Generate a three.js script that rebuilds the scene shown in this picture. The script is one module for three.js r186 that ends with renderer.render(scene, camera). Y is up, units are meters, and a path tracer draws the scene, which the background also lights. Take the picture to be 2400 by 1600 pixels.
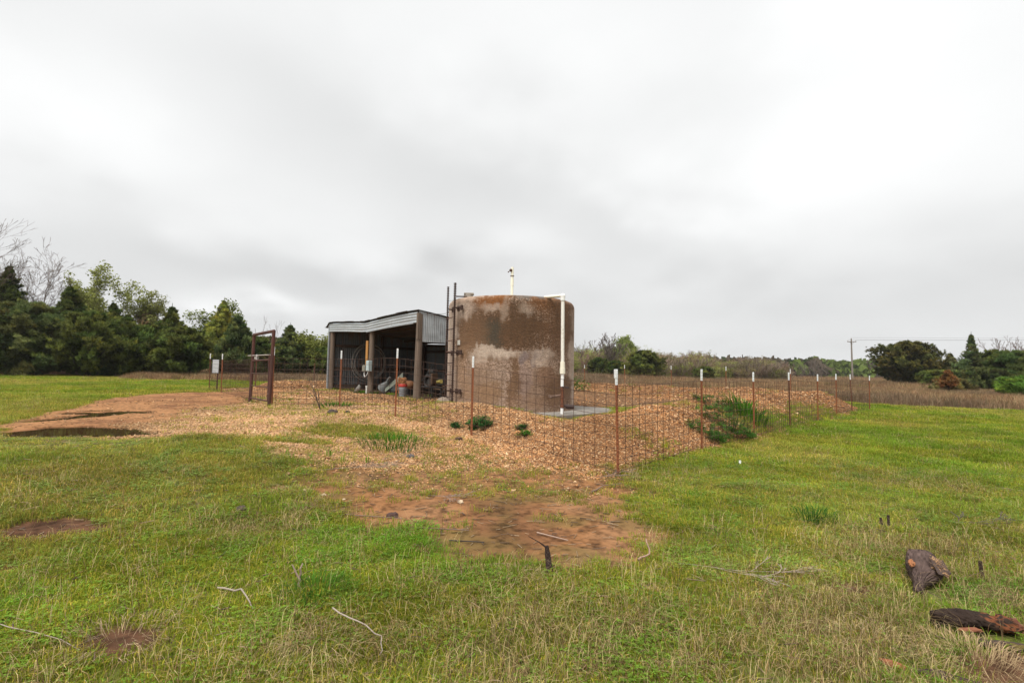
import * as THREE from 'three';
import { mergeGeometries } from 'three/addons/utils/BufferGeometryUtils.js';
import { RoundedBoxGeometry } from 'three/addons/geometries/RoundedBoxGeometry.js';

// ---------------------------------------------------------------- camera, sky, daylight, exposure
const scene = new THREE.Scene();
const camera = new THREE.PerspectiveCamera(67.38, 1.5, 0.05, 4000);
camera.rotation.order = 'YXZ';
camera.position.set(0, 1.43, 0);
camera.rotation.set(3.24 * Math.PI / 180, 0, 1.0 * Math.PI / 180);
const EXPOSURE = 2.3;
const renderer = new THREE.WebGLRenderer({ antialias: true });
renderer.toneMapping = THREE.LinearToneMapping;
renderer.toneMappingExposure = EXPOSURE;
renderer.shadowMap.enabled = true;
renderer.shadowMap.type = THREE.PCFSoftShadowMap;
const sun = new THREE.DirectionalLight(new THREE.Color(1, 0.97, 0.92), 1.5);
sun.position.set(-22, 60, 20);
sun.target.position.set(0, 0, -16); scene.add(sun.target);
sun.castShadow = true; sun.shadow.radius = 45;
sun.shadow.mapSize.set(2048, 2048);
Object.assign(sun.shadow.camera, { left: -40, right: 40, top: 40, bottom: -40, near: 1, far: 160 });
scene.add(sun);
// ---------------------------------------------------------------- small helpers
function mulberry(seed) { let a = seed >>> 0; return () => { a = (a + 0x6D2B79F5) | 0; let t = Math.imul(a ^ (a >>> 15), 1 | a); t = (t + Math.imul(t ^ (t >>> 7), 61 | t)) ^ t; return ((t ^ (t >>> 14)) >>> 0) / 4294967296; }; }
const clamp = (x, a = 0, b = 1) => Math.min(b, Math.max(a, x));
const lerp = (a, b, t) => a + (b - a) * t;
const sstep = (a, b, x) => { const t = clamp((x - a) / (b - a)); return t * t * (3 - 2 * t); };
function hash2(i, j, s) { let h = Math.imul(i | 0, 374761393) ^ Math.imul(j | 0, 668265263) ^ Math.imul(s | 0, 1274126177); h = Math.imul(h ^ (h >>> 13), 1274126177); h ^= h >>> 16; return (h >>> 0) / 4294967296; }
function noise2(x, y, s = 0) { const i = Math.floor(x), j = Math.floor(y), u = x - i, v = y - j, a = u * u * (3 - 2 * u), b = v * v * (3 - 2 * v); return lerp(lerp(hash2(i, j, s), hash2(i + 1, j, s), a), lerp(hash2(i, j + 1, s), hash2(i + 1, j + 1, s), a), b); }
function fbm(x, y, o = 4, s = 0) { let r = 0, k = 0.5, n = 0; for (let i = 0; i < o; i++) { r += k * noise2(x, y, s + i * 17); n += k; k *= 0.5; x = x * 2.03 + 3.1; y = y * 2.03 + 1.7; } return r / n; }
// ---------------------------------------------------------------- the lie of the land (x to the right, d = -z away from the camera; metres)
// the fenced yard has its near corner at C0; its left side runs along A, its right side along B
const C0 = [1.48, 7.12], A = [-0.69, 0.724], B = [0.68, 0.733], DET = A[0] * B[1] - A[1] * B[0];
const toAB = (x, d) => { const p = x - C0[0], q = d - C0[1]; return [(p * B[1] - q * B[0]) / DET, (A[0] * q - A[1] * p) / DET]; };
const fromAB = (a, b) => [C0[0] + a * A[0] + b * B[0], C0[1] + a * A[1] + b * B[1]];
const bump = (t, lo, mid, hi) => (t <= lo || t >= hi ? 0 : t < mid ? sstep(lo, mid, t) : 1 - sstep(mid, hi, t));
const LONG_B = 20.4, LONG_A = 21.6;
const PUDDLES = [[-6.7, 8.0, 0.72, 0.55, 0.05], [-7.35, 8.55, 0.4, 0.1, 0.5], [-5.95, 7.85, 0.45, 0.3, 0.1], [-8.5, 10.2, 1.0, 0.27, 1.5], [-8.45, 11.3, 0.45, 0.32, 0.2], [-9.1, 11.0, 0.36, 0.2, 0.2]];
const puddleDip = (x, d) => { let m = 0; for (const [px, pd, rx, rd, t] of PUDDLES) { const c = Math.cos(t), s = Math.sin(t), u = (x - px) * c + (d - pd) * s, v = -(x - px) * s + (d - pd) * c; const r = (u / rx) ** 2 + (v / rd) ** 2 + 0.7 * (fbm(x * 2.1, d * 2.1, 3, 91) - 0.5); m = Math.max(m, 1 - sstep(0.4, 1.9, r)); } return m; };
function groundHeight(x, d) {
  const [a, b] = toAB(x, d);
  const rise = 0.38 * sstep(5.5, 14, d - x) * (1 - 0.9 * sstep(8, 26, x));
  let h = rise;
  const inside = sstep(1.2, 3.4, a) * sstep(1.2, 3.4, b) * (1 - sstep(LONG_B - 3, LONG_B, b)) * (1 - sstep(LONG_A - 3, LONG_A, a));
  const floor = lerp(0.2, 0.41, sstep(9.2, 11.2, a));
  h = lerp(h, floor, inside);
  h = Math.max(h, 0.41 * sstep(8.0, 11.5, a) * sstep(-0.4, 4, b) * (1 - sstep(LONG_A - 2, LONG_A, a)) * (1 - sstep(LONG_B - 3, LONG_B, b)));
  const lump = 0.85 + 0.3 * fbm(x * 0.55, d * 0.55, 3, 5);
  const bermR = 0.74 * bump(a, -0.15, 1.75, 3.9) * sstep(0.1, 2.2, b) * (1 - sstep(LONG_B - 1.2, LONG_B + 0.3, b));
  const bermL = 0.6 * bump(b, -0.9, 1.7, 3.9) * sstep(-0.1, 1.9, a) * (1 - sstep(6.0, 9.8, a));
  const bermF = 0.74 * bump(b, LONG_B - 4.6, LONG_B - 2.1, LONG_B + 0.2) * sstep(0.1, 2.0, a) * (1 - sstep(LONG_A - 1.5, LONG_A, a));
  const bermB = 0.74 * bump(a, LONG_A - 4.4, LONG_A - 2.0, LONG_A + 0.1) * sstep(0.0, 2.2, b) * (1 - sstep(LONG_B - 1.5, LONG_B, b));
  const berm = Math.max(bermR, bermL, bermF, bermB) * lump * (1 - 0.27 * Math.exp(-((a - 2.3) ** 2 + (b - 2.3) ** 2) / 4.5));
  h = Math.max(h, berm) + 0.12 * Math.min(h, berm);
  // hollow where the pipe goes down, beside the slab
  const pa = x - 1.45, pd = d - 14.4; h -= 0.12 * Math.exp(-(pa * pa + pd * pd) / 0.5) * inside;
  const pud = puddleDip(x, d);
  const rough = (fbm(x * 1.7, d * 1.7, 3, 40) - 0.5) * 0.07 * (1 - sstep(20, 40, d)) + (fbm(x * 0.35, d * 0.35, 2, 41) - 0.5) * 0.1 * sstep(3, 8, d) * (1 - clamp(inside + pud));
  h += rough * (1 - 0.88 * Math.exp(-(((x + 7.3) / 2.4) ** 2) - ((d - 9.3) / 2.6) ** 2)) - 0.1 * pud;
  // far hill to the right
  const far = sstep(190, 430, d);
  h += far * (2.6 * Math.exp(-(((x - 330) / 190) ** 2)) + 2.2 + 2 * (fbm(x * 0.008, d * 0.008, 3, 77) - 0.5)) * (1 - sstep(700, 1200, Math.hypot(x - 150, d - 450)));
  return h;
}
// ---------------------------------------------------------------- overcast sky: bright above, greyer towards the horizon, soft cloud bellies
{
  const W = 1024, H = 512, px = new Float32Array(W * H * 4);
  // soft lighter and greyer cloud masses: azimuth, elevation (degrees), half sizes, strength
  const masses = [[30, 19, 15, 8, 0.13], [4, 31, 16, 6, 0.06], [-41, 19, 9, 6, 0.13], [-5, 21, 15, 5.5, -0.12], [13, 14.5, 9, 3.2, -0.08], [-20, 9.4, 13, 2.6, -0.14], [-36, 11, 8, 3, -0.07], [-27, 5.8, 5, 1.6, 0.2], [-1, 13.5, 6, 2, 0.09], [45, 10, 12, 5, -0.1], [26, 7, 14, 2.2, -0.06], [-22, 25, 16, 5, -0.06], [18, 27, 8, 4, -0.05], [40, 32, 10, 6, 0.06], [95, 22, 18, 9, 0.08], [140, 12, 14, 5, -0.12], [-120, 18, 18, 8, -0.1], [-150, 30, 20, 8, 0.08], [170, 26, 16, 7, 0.06], [-85, 12, 16, 5, 0.06], [75, 40, 18, 8, -0.08], [-70, 38, 18, 9, -0.06]];
  for (let j = 0; j < H; j++) {
    const el = ((j + 0.5) / H - 0.5) * 180;
    for (let i = 0; i < W; i++) {
      const u = (i + 0.5) / W, ang = (u - 0.5) * 2 * Math.PI;           // atan2(z, x)
      const e = Math.max(el, 0), er = e * Math.PI / 180;
      let az = ang * 180 / Math.PI + 90; if (az > 180) az -= 360;         // 0 straight ahead, + to the right
      const ce = Math.cos(er), k = 1 / (Math.sin(er) + 0.28), X = Math.cos(ang) * ce * k, Z = Math.sin(ang) * ce * k;
      let l = lerp(0.77, 0.87, sstep(0, 14, e)); l = lerp(l, 0.95, sstep(9, 26, e)); l = lerp(l, 0.98, sstep(24, 38, e)); l = lerp(l, 2.2, sstep(38, 85, e));
      const n = fbm(X * 1.1 + 8, Z * 1.1 + 3, 5, 11) - 0.5, n2 = fbm(X * 3.6 + 1, Z * 3.6 + 9, 5, 23) - 0.5, w = (n2 * 14), w2 = n * 10;
      l += n * 0.2 + n2 * 0.12;
      for (const [a, b, ra, rb, s] of masses) { let da = az - a; if (da > 180) da -= 360; if (da < -180) da += 360; const r = ((da + w) / ra) ** 2 + ((e - b + w2 * 0.35 + n2 * 4) / rb) ** 2; if (r < 6) l += s * Math.exp(-r); }
      l = Math.max(0.5, l) / EXPOSURE;
      const g = sstep(0.9, 0.6, l * EXPOSURE), q = (j * W + i) * 4;
      px[q] = l * 0.99; px[q + 1] = l * 0.998; px[q + 2] = l * (1.0 + 0.004 * g); px[q + 3] = 1;
    }
  }
  const sky = new THREE.DataTexture(px, W, H, THREE.RGBAFormat, THREE.FloatType);
  sky.mapping = THREE.EquirectangularReflectionMapping; sky.magFilter = THREE.LinearFilter; sky.minFilter = THREE.LinearFilter; sky.wrapS = THREE.RepeatWrapping; sky.needsUpdate = true;
  scene.background = sky; scene.environment = sky;
}
scene.fog = new THREE.FogExp2(0xdde0e2, 0.00022);
// ---------------------------------------------------------------- building tools
const used = new Map();
function numbered(name) { const k = used.get(name) || 0; used.set(name, k + 1); return k ? `${name}_${String(k).padStart(3, '0')}` : name; }
function tag(o, label, category, group, kind) { if (label) o.userData.label = label; if (category) o.userData.category = category; if (group) o.userData.group = group; if (kind) o.userData.kind = kind; return o; }
function shadows(o) { o.traverse((m) => { if (m.isMesh) { m.castShadow = true; m.receiveShadow = true; } }); return o; }
function thing(name, label, category, pos = [0, 0, 0], turn = 0, group) { const o = new THREE.Group(); o.name = numbered(name); o.position.set(...pos); o.rotation.y = turn; tag(o, label, category, group); scene.add(o); return o; }
function part(name, geo, mat, parent, label) { const m = new THREE.Mesh(Array.isArray(geo) ? merge(geo) : geo, mat); m.name = name; m.castShadow = m.receiveShadow = true; if (label) m.userData.label = label; parent.add(m); return m; }
function single(name, geo, mat, label, category, group, kind) { const m = part(numbered(name), geo, mat, scene); return tag(m, label, category, group, kind); }
function merge(list) { const a = list.map((g) => { const n = g.index ? g.toNonIndexed() : g; for (const k of Object.keys(n.attributes)) if (!['position', 'normal', 'uv', 'color'].includes(k)) n.deleteAttribute(k); return n; }); const keys = ['uv', 'color']; for (const k of keys) if (!a.every((g) => g.attributes[k])) a.forEach((g) => g.deleteAttribute(k)); return mergeGeometries(a); }
const W3 = (x, d, lift = 0) => [x, groundHeight(x, d) + lift, -d];          // a point on the ground
const V = (x, y, z) => new THREE.Vector3(x, y, z);
const box = (w, h, l, x = 0, y = 0, z = 0) => new THREE.BoxGeometry(w, h, l).translate(x, y, z);
const rbox = (w, h, l, r, x = 0, y = 0, z = 0) => new RoundedBoxGeometry(w, h, l, 2, r).translate(x, y, z);
function rod(a, b, r0, r1 = r0, n = 8, open = false) { const dir = V().subVectors(b, a), len = dir.length(); const g = new THREE.CylinderGeometry(r1, r0, len, n, 1, open); g.translate(0, len / 2, 0); g.applyQuaternion(new THREE.Quaternion().setFromUnitVectors(V(0, 1, 0), dir.normalize())); return g.translate(a.x, a.y, a.z); }
const tube = (pts, r, seg = 24, n = 6, closed = false) => new THREE.TubeGeometry(new THREE.CatmullRomCurve3(pts, closed), seg, r, n, closed);
// irregular solid round lump: an icosahedron pushed in and out by noise
function lump(r, det, amp, seed, sx = 1, sy = 1, sz = 1) { let g = new THREE.IcosahedronGeometry(1, det); const p = g.attributes.position; for (let i = 0; i < p.count; i++) { const x = p.getX(i), y = p.getY(i), z = p.getZ(i); const k = 1 + amp * ((noise2(x * 1.9 + 5 + seed, y * 1.9 + z * 1.3, seed) - 0.5) * 1.5 + (noise2(z * 4.1 + seed, x * 4.1 - y * 2.2, seed + 3) - 0.5)); p.setXYZ(i, x * k * r * sx, y * k * r * sy, z * k * r * sz); } g.computeVertexNormals(); return g; }
const matte = (extra = {}) => new THREE.MeshPhysicalMaterial({ color: 0xffffff, roughness: 1, specularIntensity: 0.12, ...extra });
const std = (r, g, b, rough = 0.9, metal = 0, extra = {}) => new THREE.MeshStandardMaterial({ color: new THREE.Color().setRGB(r, g, b), roughness: rough, metalness: metal, ...extra });
// a computed texture: fn(u, v) gives linear [r, g, b] or one number
function texture(w, h, fn, { data = false, rep = [1, 1] } = {}) {
  const px = new Uint8Array(w * h * 4), enc = (x) => { x = clamp(x); return Math.round(255 * (data ? x : x <= 0.0031308 ? x * 12.92 : 1.055 * x ** (1 / 2.4) - 0.055)); };
  for (let j = 0; j < h; j++) for (let i = 0; i < w; i++) { let c = fn((i + 0.5) / w, (j + 0.5) / h); if (typeof c === 'number') c = [c, c, c]; const q = (j * w + i) * 4; px[q] = enc(c[0]); px[q + 1] = enc(c[1]); px[q + 2] = enc(c[2]); px[q + 3] = 255; }
  const t = new THREE.DataTexture(px, w, h); t.wrapS = t.wrapT = THREE.RepeatWrapping; t.repeat.set(...rep); t.magFilter = THREE.LinearFilter; t.minFilter = THREE.LinearMipmapLinearFilter; t.generateMipmaps = true; if (!data) t.colorSpace = THREE.SRGBColorSpace; t.needsUpdate = true; return t;
}
// noise that repeats after p cells
function tnoise(x, y, p, s) { const i = Math.floor(x), j = Math.floor(y), u = x - i, v = y - j, a = u * u * (3 - 2 * u), b = v * v * (3 - 2 * v), m = (k) => ((k % p) + p) % p; return lerp(lerp(hash2(m(i), m(j), s), hash2(m(i + 1), m(j), s), a), lerp(hash2(m(i), m(j + 1), s), hash2(m(i + 1), m(j + 1), s), a), b); }
const tfbm = (u, v, p, o, s) => { let r = 0, k = 0.5, n = 0; for (let i = 0; i < o; i++) { r += k * tnoise(u * p, v * p, p, s + i); n += k; k *= 0.55; p *= 2; } return r / n; };
// loose triangles with a colour each, for leaves, blades and twigs
class Tris {
  constructor() { this.p = []; this.c = []; this.n = []; }
  tri(a, b, c, col, n) { this.p.push(...a, ...b, ...c); if (col) for (let i = 0; i < 3; i++) this.c.push(...col); if (n) for (let i = 0; i < 3; i++) this.n.push(...n); }
  quad(a, b, c, d, col, n) { this.tri(a, b, c, col, n); this.tri(a, c, d, col, n); }
  // a cone-like stick of three or four sides
  stick(a, b, ra, rb, n = 3, col) { const d = V(b[0] - a[0], b[1] - a[1], b[2] - a[2]).normalize(), u = Math.abs(d.y) > 0.9 ? V(1, 0, 0) : V(0, 1, 0), s = V().crossVectors(d, u).normalize(), t = V().crossVectors(d, s); const ring = (c, r) => Array.from({ length: n }, (_, k) => { const q = k / n * 2 * Math.PI, x = Math.cos(q) * r, y = Math.sin(q) * r; return [c[0] + s.x * x + t.x * y, c[1] + s.y * x + t.y * y, c[2] + s.z * x + t.z * y]; }); const A0 = ring(a, ra), B0 = ring(b, rb); for (let k = 0; k < n; k++) { const m = (k + 1) % n; this.quad(A0[k], A0[m], B0[m], B0[k], col); } }
  geo() { const g = new THREE.BufferGeometry(); g.setAttribute('position', new THREE.BufferAttribute(new Float32Array(this.p), 3)); if (this.c.length === this.p.length) g.setAttribute('color', new THREE.BufferAttribute(new Float32Array(this.c), 3)); if (this.n.length === this.p.length) g.setAttribute('normal', new THREE.BufferAttribute(new Float32Array(this.n), 3)); else g.computeVertexNormals(); return g; }
}
// many copies of one shape as one object: rows of { p, q, s, c }
const _m = new THREE.Matrix4(), _q = new THREE.Quaternion(), _e = new THREE.Euler(), _c = new THREE.Color();
function scatter(name, geo, mat, rows, parent = scene) { const im = new THREE.InstancedMesh(geo, mat, rows.length); im.name = name; rows.forEach((r, i) => { if (r.q) _q.copy(r.q); else _q.setFromEuler(_e.set(r.rx || 0, r.ry || 0, r.rz || 0, 'YXZ')); const s = r.s; _m.compose(V(...r.p), _q, Array.isArray(s) ? V(...s) : V(s, s, s)); im.setMatrixAt(i, _m); if (r.c) im.setColorAt(i, _c.setRGB(...r.c)); }); im.castShadow = im.receiveShadow = true; parent.add(im); return im; }
const ordinal = (n) => ['first', 'second', 'third', 'fourth', 'fifth', 'sixth', 'seventh', 'eighth', 'ninth', 'tenth', 'eleventh', 'twelfth'][n - 1];
const inPoly = (P, x, y) => { let c = false; for (let i = 0, j = P.length - 1; i < P.length; j = i++) { const [a, b] = P[i], [p, q] = P[j]; if ((b > y) !== (q > y) && x < ((p - a) * (y - b)) / (q - b) + a) c = !c; } return c; };
const edgeDist = (P, x, y) => { let m = 1e9; for (let i = 0, j = P.length - 1; i < P.length; j = i++) { const [a, b] = P[j], [p, q] = P[i], dx = p - a, dy = q - b, t = clamp(((x - a) * dx + (y - b) * dy) / (dx * dx + dy * dy)); m = Math.min(m, Math.hypot(x - a - t * dx, y - b - t * dy)); } return m; };
// how far inside a patch a point lies (negative outside), in metres
const depthIn = (P, x, y) => (inPoly(P, x, y) ? 1 : -1) * edgeDist(P, x, y);
// ---------------------------------------------------------------- what covers the ground where
const SPILL = [[-8.72, 9.0], [-9.77, 10.69], [-11.05, 13.16], [-12.36, 15.66], [-12.9, 18.3], [-12.2, 20.6], [-9, 23], [-4, 18], [-0.5, 13.5], [1.9, 9.3], [1.75, 7.4], [0.3, 7.4], [-1.02, 7.1], [-1.8, 6.66], [-2.39, 6.6], [-2.86, 6.55], [-3.31, 6.95], [-3.94, 7.75], [-4.62, 7.7], [-5.6, 7.35], [-6.6, 7.3], [-7.5, 7.6], [-8.3, 8.3]];
const SOIL = [[-2.7, 5.92], [-2.3, 6.9], [-1.5, 7.5], [-1.0, 8.1], [-0.2, 8.4], [0.79, 8.4], [1.7, 7.8], [1.8, 6.75], [1.25, 5.84], [1.2, 5.17], [1.12, 4.55], [0.88, 4.1], [0.62, 3.92], [0.27, 3.93], [-0.22, 3.98], [-0.57, 4.07], [-0.81, 4.43], [-1.2, 4.65], [-1.59, 5.16], [-2.08, 5.53]];
const GROWN = [[-2.75, 9.1, 0.85, 0.6], [-2.2, 8.9, 0.4, 0.35], [-3.3, 8.0, 0.6, 0.25], [-4.4, 12.9, 0.5, 0.4], [-3.05, 6.75, 0.5, 0.2]];   // green patches on the gravel
const SHED0 = [-3.28, 17.8], SHED_F = [-0.665, 0.747], SHED_S = [0.747, 0.665];
const shedXZ = (x, d) => { const p = x - SHED0[0], q = d - SHED0[1]; return [-(p * SHED_F[0] + q * SHED_F[1]), -(p * SHED_S[0] + q * SHED_S[1])]; };   // local x (0 .. -7.5), z (0 .. -5)
const TANK = [-0.03, 16.87], TANK_R = 2.064;
function cover(x, d) {
  // returns weights: grass, gravel, sand, soil, yard dirt
  const [a, b] = toAB(x, d), w = (fbm(x * 0.9, d * 0.9, 3, 61) - 0.5) * 1.1 + (noise2(x * 6, d * 6, 62) - 0.5) * 0.25;
  let gravel = 0, sand = 0, soil = 0, dirt = 0, mud = 0;
  const inYard = a > -0.3 && b > -0.6 && a < LONG_A + 0.5 && b < LONG_B + 0.5;
  if (inYard) {
    const edge = Math.min(a + 0.1, LONG_B + 0.1 - b, LONG_A - a + 0.1, a > 12 ? b : b + 0.6);
    const core = Math.min(a - 3.5, b - (a > 9 ? lerp(3.6, 4.9, sstep(9, 11, a)) : 3.6), LONG_B - 4.4 - b, LONG_A - 4.2 - a);
    gravel = sstep(-0.1, 0.35, edge + w * 0.5);
    dirt = sstep(-0.25, 0.35, core + w * 0.6); gravel *= 1 - 0.96 * dirt;
    // weeds and bare clay on the outer face of the near right bank
    if (a < 1.6 && b > 5.6 && b < 17) { const bare = sstep(5.6, 7, b) * (1 - sstep(14.5, 17, b)) * sstep(0.0, 0.5, 1.15 - a + w * 0.7); gravel *= 1 - 0.9 * bare; soil = 0.35 * bare; }
    if (a > 18.5 && b > 14) gravel *= 1;
  }
  if (d < 22 && x < 2 && d > 6 && x > -14) {
    const s = depthIn(SPILL, x, d) + w * 0.35;
    const k = sstep(-0.18, 0.22, s);
    if (k > 0) {
      const sandy = sstep(-5.5, -7.2, x + 0.25 * (d - 10) + w * 1.2);
      sand = Math.max(sand, k * sandy); let g2 = k * (1 - sandy) * (0.9 + 0.2 * w); gravel *= 1 - sand;
      for (const [gx, gd, rx, rd] of GROWN) g2 *= 1 - 0.8 * (1 - sstep(0.4, 1.5, ((x - gx) / rx) ** 2 + ((d - gd) / rd) ** 2 + w * 1.1));
      // ragged grassy fringe on the outer foot of the spill
      g2 *= sstep(-0.25, 0.3, s + 0.5 * w);
      gravel = Math.max(gravel, g2, 0);
    }
  }
  if (d < 8.6 && x < 2.4 && x > -3.4 && d > 3.4) { const s = depthIn(SOIL, x, d) + w * 0.45; const k = sstep(-0.55, 0.45, s + (noise2(x * 9, d * 9, 67) - 0.5) * 0.5) * (0.8 + 0.5 * sstep(0.3, 0.6, fbm(x * 1.3 + 3, d * 1.3, 3, 66))); soil = Math.max(soil, clamp(k) * (1 - gravel)); }
  // bare spots in the grass at left
  for (const [gx, gd, r] of [[-3.75, 4.25, 0.28], [-3.4, 4.25, 0.12], [-3.35, 3.55, 0.2], [3.4, 3.0, 0.3], [2.3, 3.5, 0.18], [2.6, 2.55, 0.3], [-2.0, 2.75, 0.2]]) if (Math.abs(x - gx) < 0.8 && Math.abs(d - gd) < 0.8) { mud = Math.max(mud, (1 - sstep(0.4, 1.5, Math.hypot(x - gx, (d - gd) * 1.3) / r + w * 1.6))); soil = Math.max(soil, mud); }
  const grass = clamp(1 - gravel - sand - soil - dirt);
  return { grass, gravel: clamp(gravel), sand: clamp(sand), soil: clamp(soil), dirt: clamp(dirt), mud, a, b, w };
}
// grass of the brown standing field begins behind a wavering line
function brownField(x, d) {
  const w = (fbm(x * 0.12, d * 0.12, 3, 71) - 0.5) * 5;
  const [a, b] = toAB(x, d);
  const right = d - lerp(29, 22, sstep(12, 26, x)) + w * 0.7;                 // right of and behind the yard
  const left = d - 33.8 - (x + 20) * 0.02 + w * 0.4 - 7 * sstep(-25, -31, x);
  const k = x > 4 ? right : x < -6 ? left : lerp(left, right, sstep(-6, 4, x));
  return a > -0.5 && b > -0.5 && a < LONG_A + 0.4 && b < LONG_B + 0.4 ? 0 : sstep(-0.6, 1.2, k);
}
{
  const axis = (lo, near, far, step, grow) => { const out = [0]; let v = 0; while (v < far) { v += Math.max(step, Math.max(0, v - near) * grow + step); out.push(v); } return out; };
  const xs0 = axis(0, 3, 900, 0.06, 0.014), ds0 = axis(0, 6, 1300, 0.05, 0.012);
  const xs = [...xs0.slice(1).reverse().map((v) => -v), ...xs0], ds = [-60, -20, -8, -3, -1, 0.6, 1.3, ...ds0.map((v) => v + 1.7)];
  const nx = xs.length, nd = ds.length, pos = new Float32Array(nx * nd * 3), col = new Float32Array(nx * nd * 3), uv = new Float32Array(nx * nd * 2), idx = new Uint32Array((nx - 1) * (nd - 1) * 6);
  let q = 0, k = 0;
  for (let j = 0; j < nd; j++) for (let i = 0; i < nx; i++) {
    const x = xs[i], d = ds[j], far = d > 60 || Math.abs(x) > 60, h = groundHeight(x, d);
    pos[q * 3] = x; pos[q * 3 + 1] = h; pos[q * 3 + 2] = -d; uv[q * 2] = x / 1.6; uv[q * 2 + 1] = d / 1.6;
    const g = [0.11, 0.13, 0.028], add = (c, w) => { for (let m = 0; m < 3; m++) g[m] = lerp(g[m], c[m], w); };
    const n = fbm(x * 0.5, d * 0.5, 3, 31), n1 = noise2(x * 3, d * 3, 33);
    add([0.17, 0.2, 0.045], sstep(0.4, 0.7, n) * 0.6); add([0.12, 0.075, 0.04], sstep(0.45, 0.75, 0.5 * n1 + 0.5 * noise2(x * 9, d * 9, 43)) * 0.7);
    if (!far) {
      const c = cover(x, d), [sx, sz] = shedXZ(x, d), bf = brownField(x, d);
      add(noise2(x * 0.7, d * 0.7, 35) > 0.5 ? [0.2, 0.125, 0.075] : [0.16, 0.105, 0.065], bf * 0.9);
      add(lerp(0, 1, noise2(x * 2, d * 2, 34)) > 0.55 ? [0.2, 0.105, 0.055] : [0.17, 0.09, 0.048], c.dirt * 0.95);
      const gs = 1 - sstep(0.5, 1.3, Math.hypot((x - 3.4) / 2.2, (d - 16.6) / 1.25) + c.w * 0.5); add([0.12, 0.17, 0.03], gs * c.dirt);
      add([0.2, 0.102, 0.048], c.gravel);  // dark brown base under the chips, shadow of their gaps put into colour
      add([0.33, 0.165, 0.075], c.sand); add([0.17, 0.075, 0.038], c.sand * sstep(0.52, 0.72, fbm(x * 0.8, d * 0.8, 3, 37)) * 0.7);
      const red = fbm(x * 1.1 + 9, d * 1.1, 4, 38);
      add(red > 0.5 ? [0.25, 0.118, 0.05] : [0.2, 0.095, 0.043], c.soil); add([0.27, 0.14, 0.068], c.soil * sstep(0.52, 0.7, red) * 0.8); add([0.09, 0.085, 0.025], c.soil * sstep(0.5, 0.7, fbm(x * 2.2 + 5, d * 2.2, 4, 39)) * 0.5); add([0.11, 0.05, 0.025], c.soil * sstep(0.42, 0.24, red) * 0.5);
      add(noise2(x * 14, d * 14, 44) > 0.5 ? [0.1, 0.05, 0.03] : [0.06, 0.032, 0.02], c.mud * 0.9);
      if (sx > -7.6 && sx < 0.2 && sz > -5.1 && sz < 0.3) add([0.075, 0.05, 0.035], 0.9 * sstep(0.35, -0.2, sz + c.w * 0.4));  // dark floor soil, deepened as painted shade beneath the shed roof
      const pud = puddleDip(x, d); if (pud > 0.02) add([0.12, 0.06, 0.035], sstep(0.05, 0.4, pud) * 0.85);
    } else if (d > 185) add([0.05, 0.07, 0.02], 0.8); else add([0.16, 0.105, 0.065], 0.85 * (d > 24 ? 1 : 0));
    const v = 0.88 + 0.24 * noise2(x * 11, d * 11, 36);
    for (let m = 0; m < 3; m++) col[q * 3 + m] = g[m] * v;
    q++;
    if (i < nx - 1 && j < nd - 1) { const A0 = j * nx + i, B0 = A0 + 1, C1 = A0 + nx, D1 = C1 + 1; idx.set([A0, B0, D1, A0, D1, C1], k); k += 6; }
  }
  const g = new THREE.BufferGeometry(); g.setAttribute('position', new THREE.BufferAttribute(pos, 3)); g.setAttribute('color', new THREE.BufferAttribute(col, 3)); g.setAttribute('uv', new THREE.BufferAttribute(uv, 2)); g.setIndex(new THREE.BufferAttribute(idx, 1)); g.computeVertexNormals();
  const grain = texture(512, 512, (u, v) => { const n = tfbm(u, v, 24, 4, 3), f = tfbm(u, v, 7, 3, 9); return clamp(0.4 + 1.0 * (n - 0.5) * 1.5 + 0.5 * (f - 0.5) + 0.45); });
  const relief = texture(512, 512, (u, v) => tfbm(u, v, 20, 4, 13), { data: true });
  const m = matte({ vertexColors: true, map: grain, bumpMap: relief, bumpScale: 0.03 });
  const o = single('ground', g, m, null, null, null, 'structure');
  o.userData.label = 'pasture ground of grass, red soil, sand and gravel banks around the water tank yard';
}
// ---------------------------------------------------------------- puddles
{
  const water = new THREE.MeshPhysicalMaterial({ color: new THREE.Color().setRGB(0.045, 0.022, 0.01), roughness: 0.03, ior: 1.33, specularIntensity: 1 });
  const pool = (label, cx, cd, rx, rd, level) => { const s = new THREE.Shape(); for (let i = 0; i <= 40; i++) { const t = i / 40 * 2 * Math.PI, r = 1 + 0.12 * Math.sin(3 * t + 1) + 0.08 * Math.cos(5 * t); const x = cx + Math.cos(t) * rx * r, y = cd + Math.sin(t) * rd * r; i ? s.lineTo(x, y) : s.moveTo(x, y); } const o = single('puddle', new THREE.ShapeGeometry(s).rotateX(-Math.PI / 2).translate(0, level, 0), water, label, 'puddle', null, 'structure'); return o; };
  pool('brown muddy rain puddle on the sandy track, nearer and wider of two', -6.65, 8.0, 1.55, 1.0, 0.357);
  pool('thin brown rain puddle on the sandy track behind the wider puddle', -8.6, 10.4, 1.05, 1.6, 0.357);
}
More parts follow.
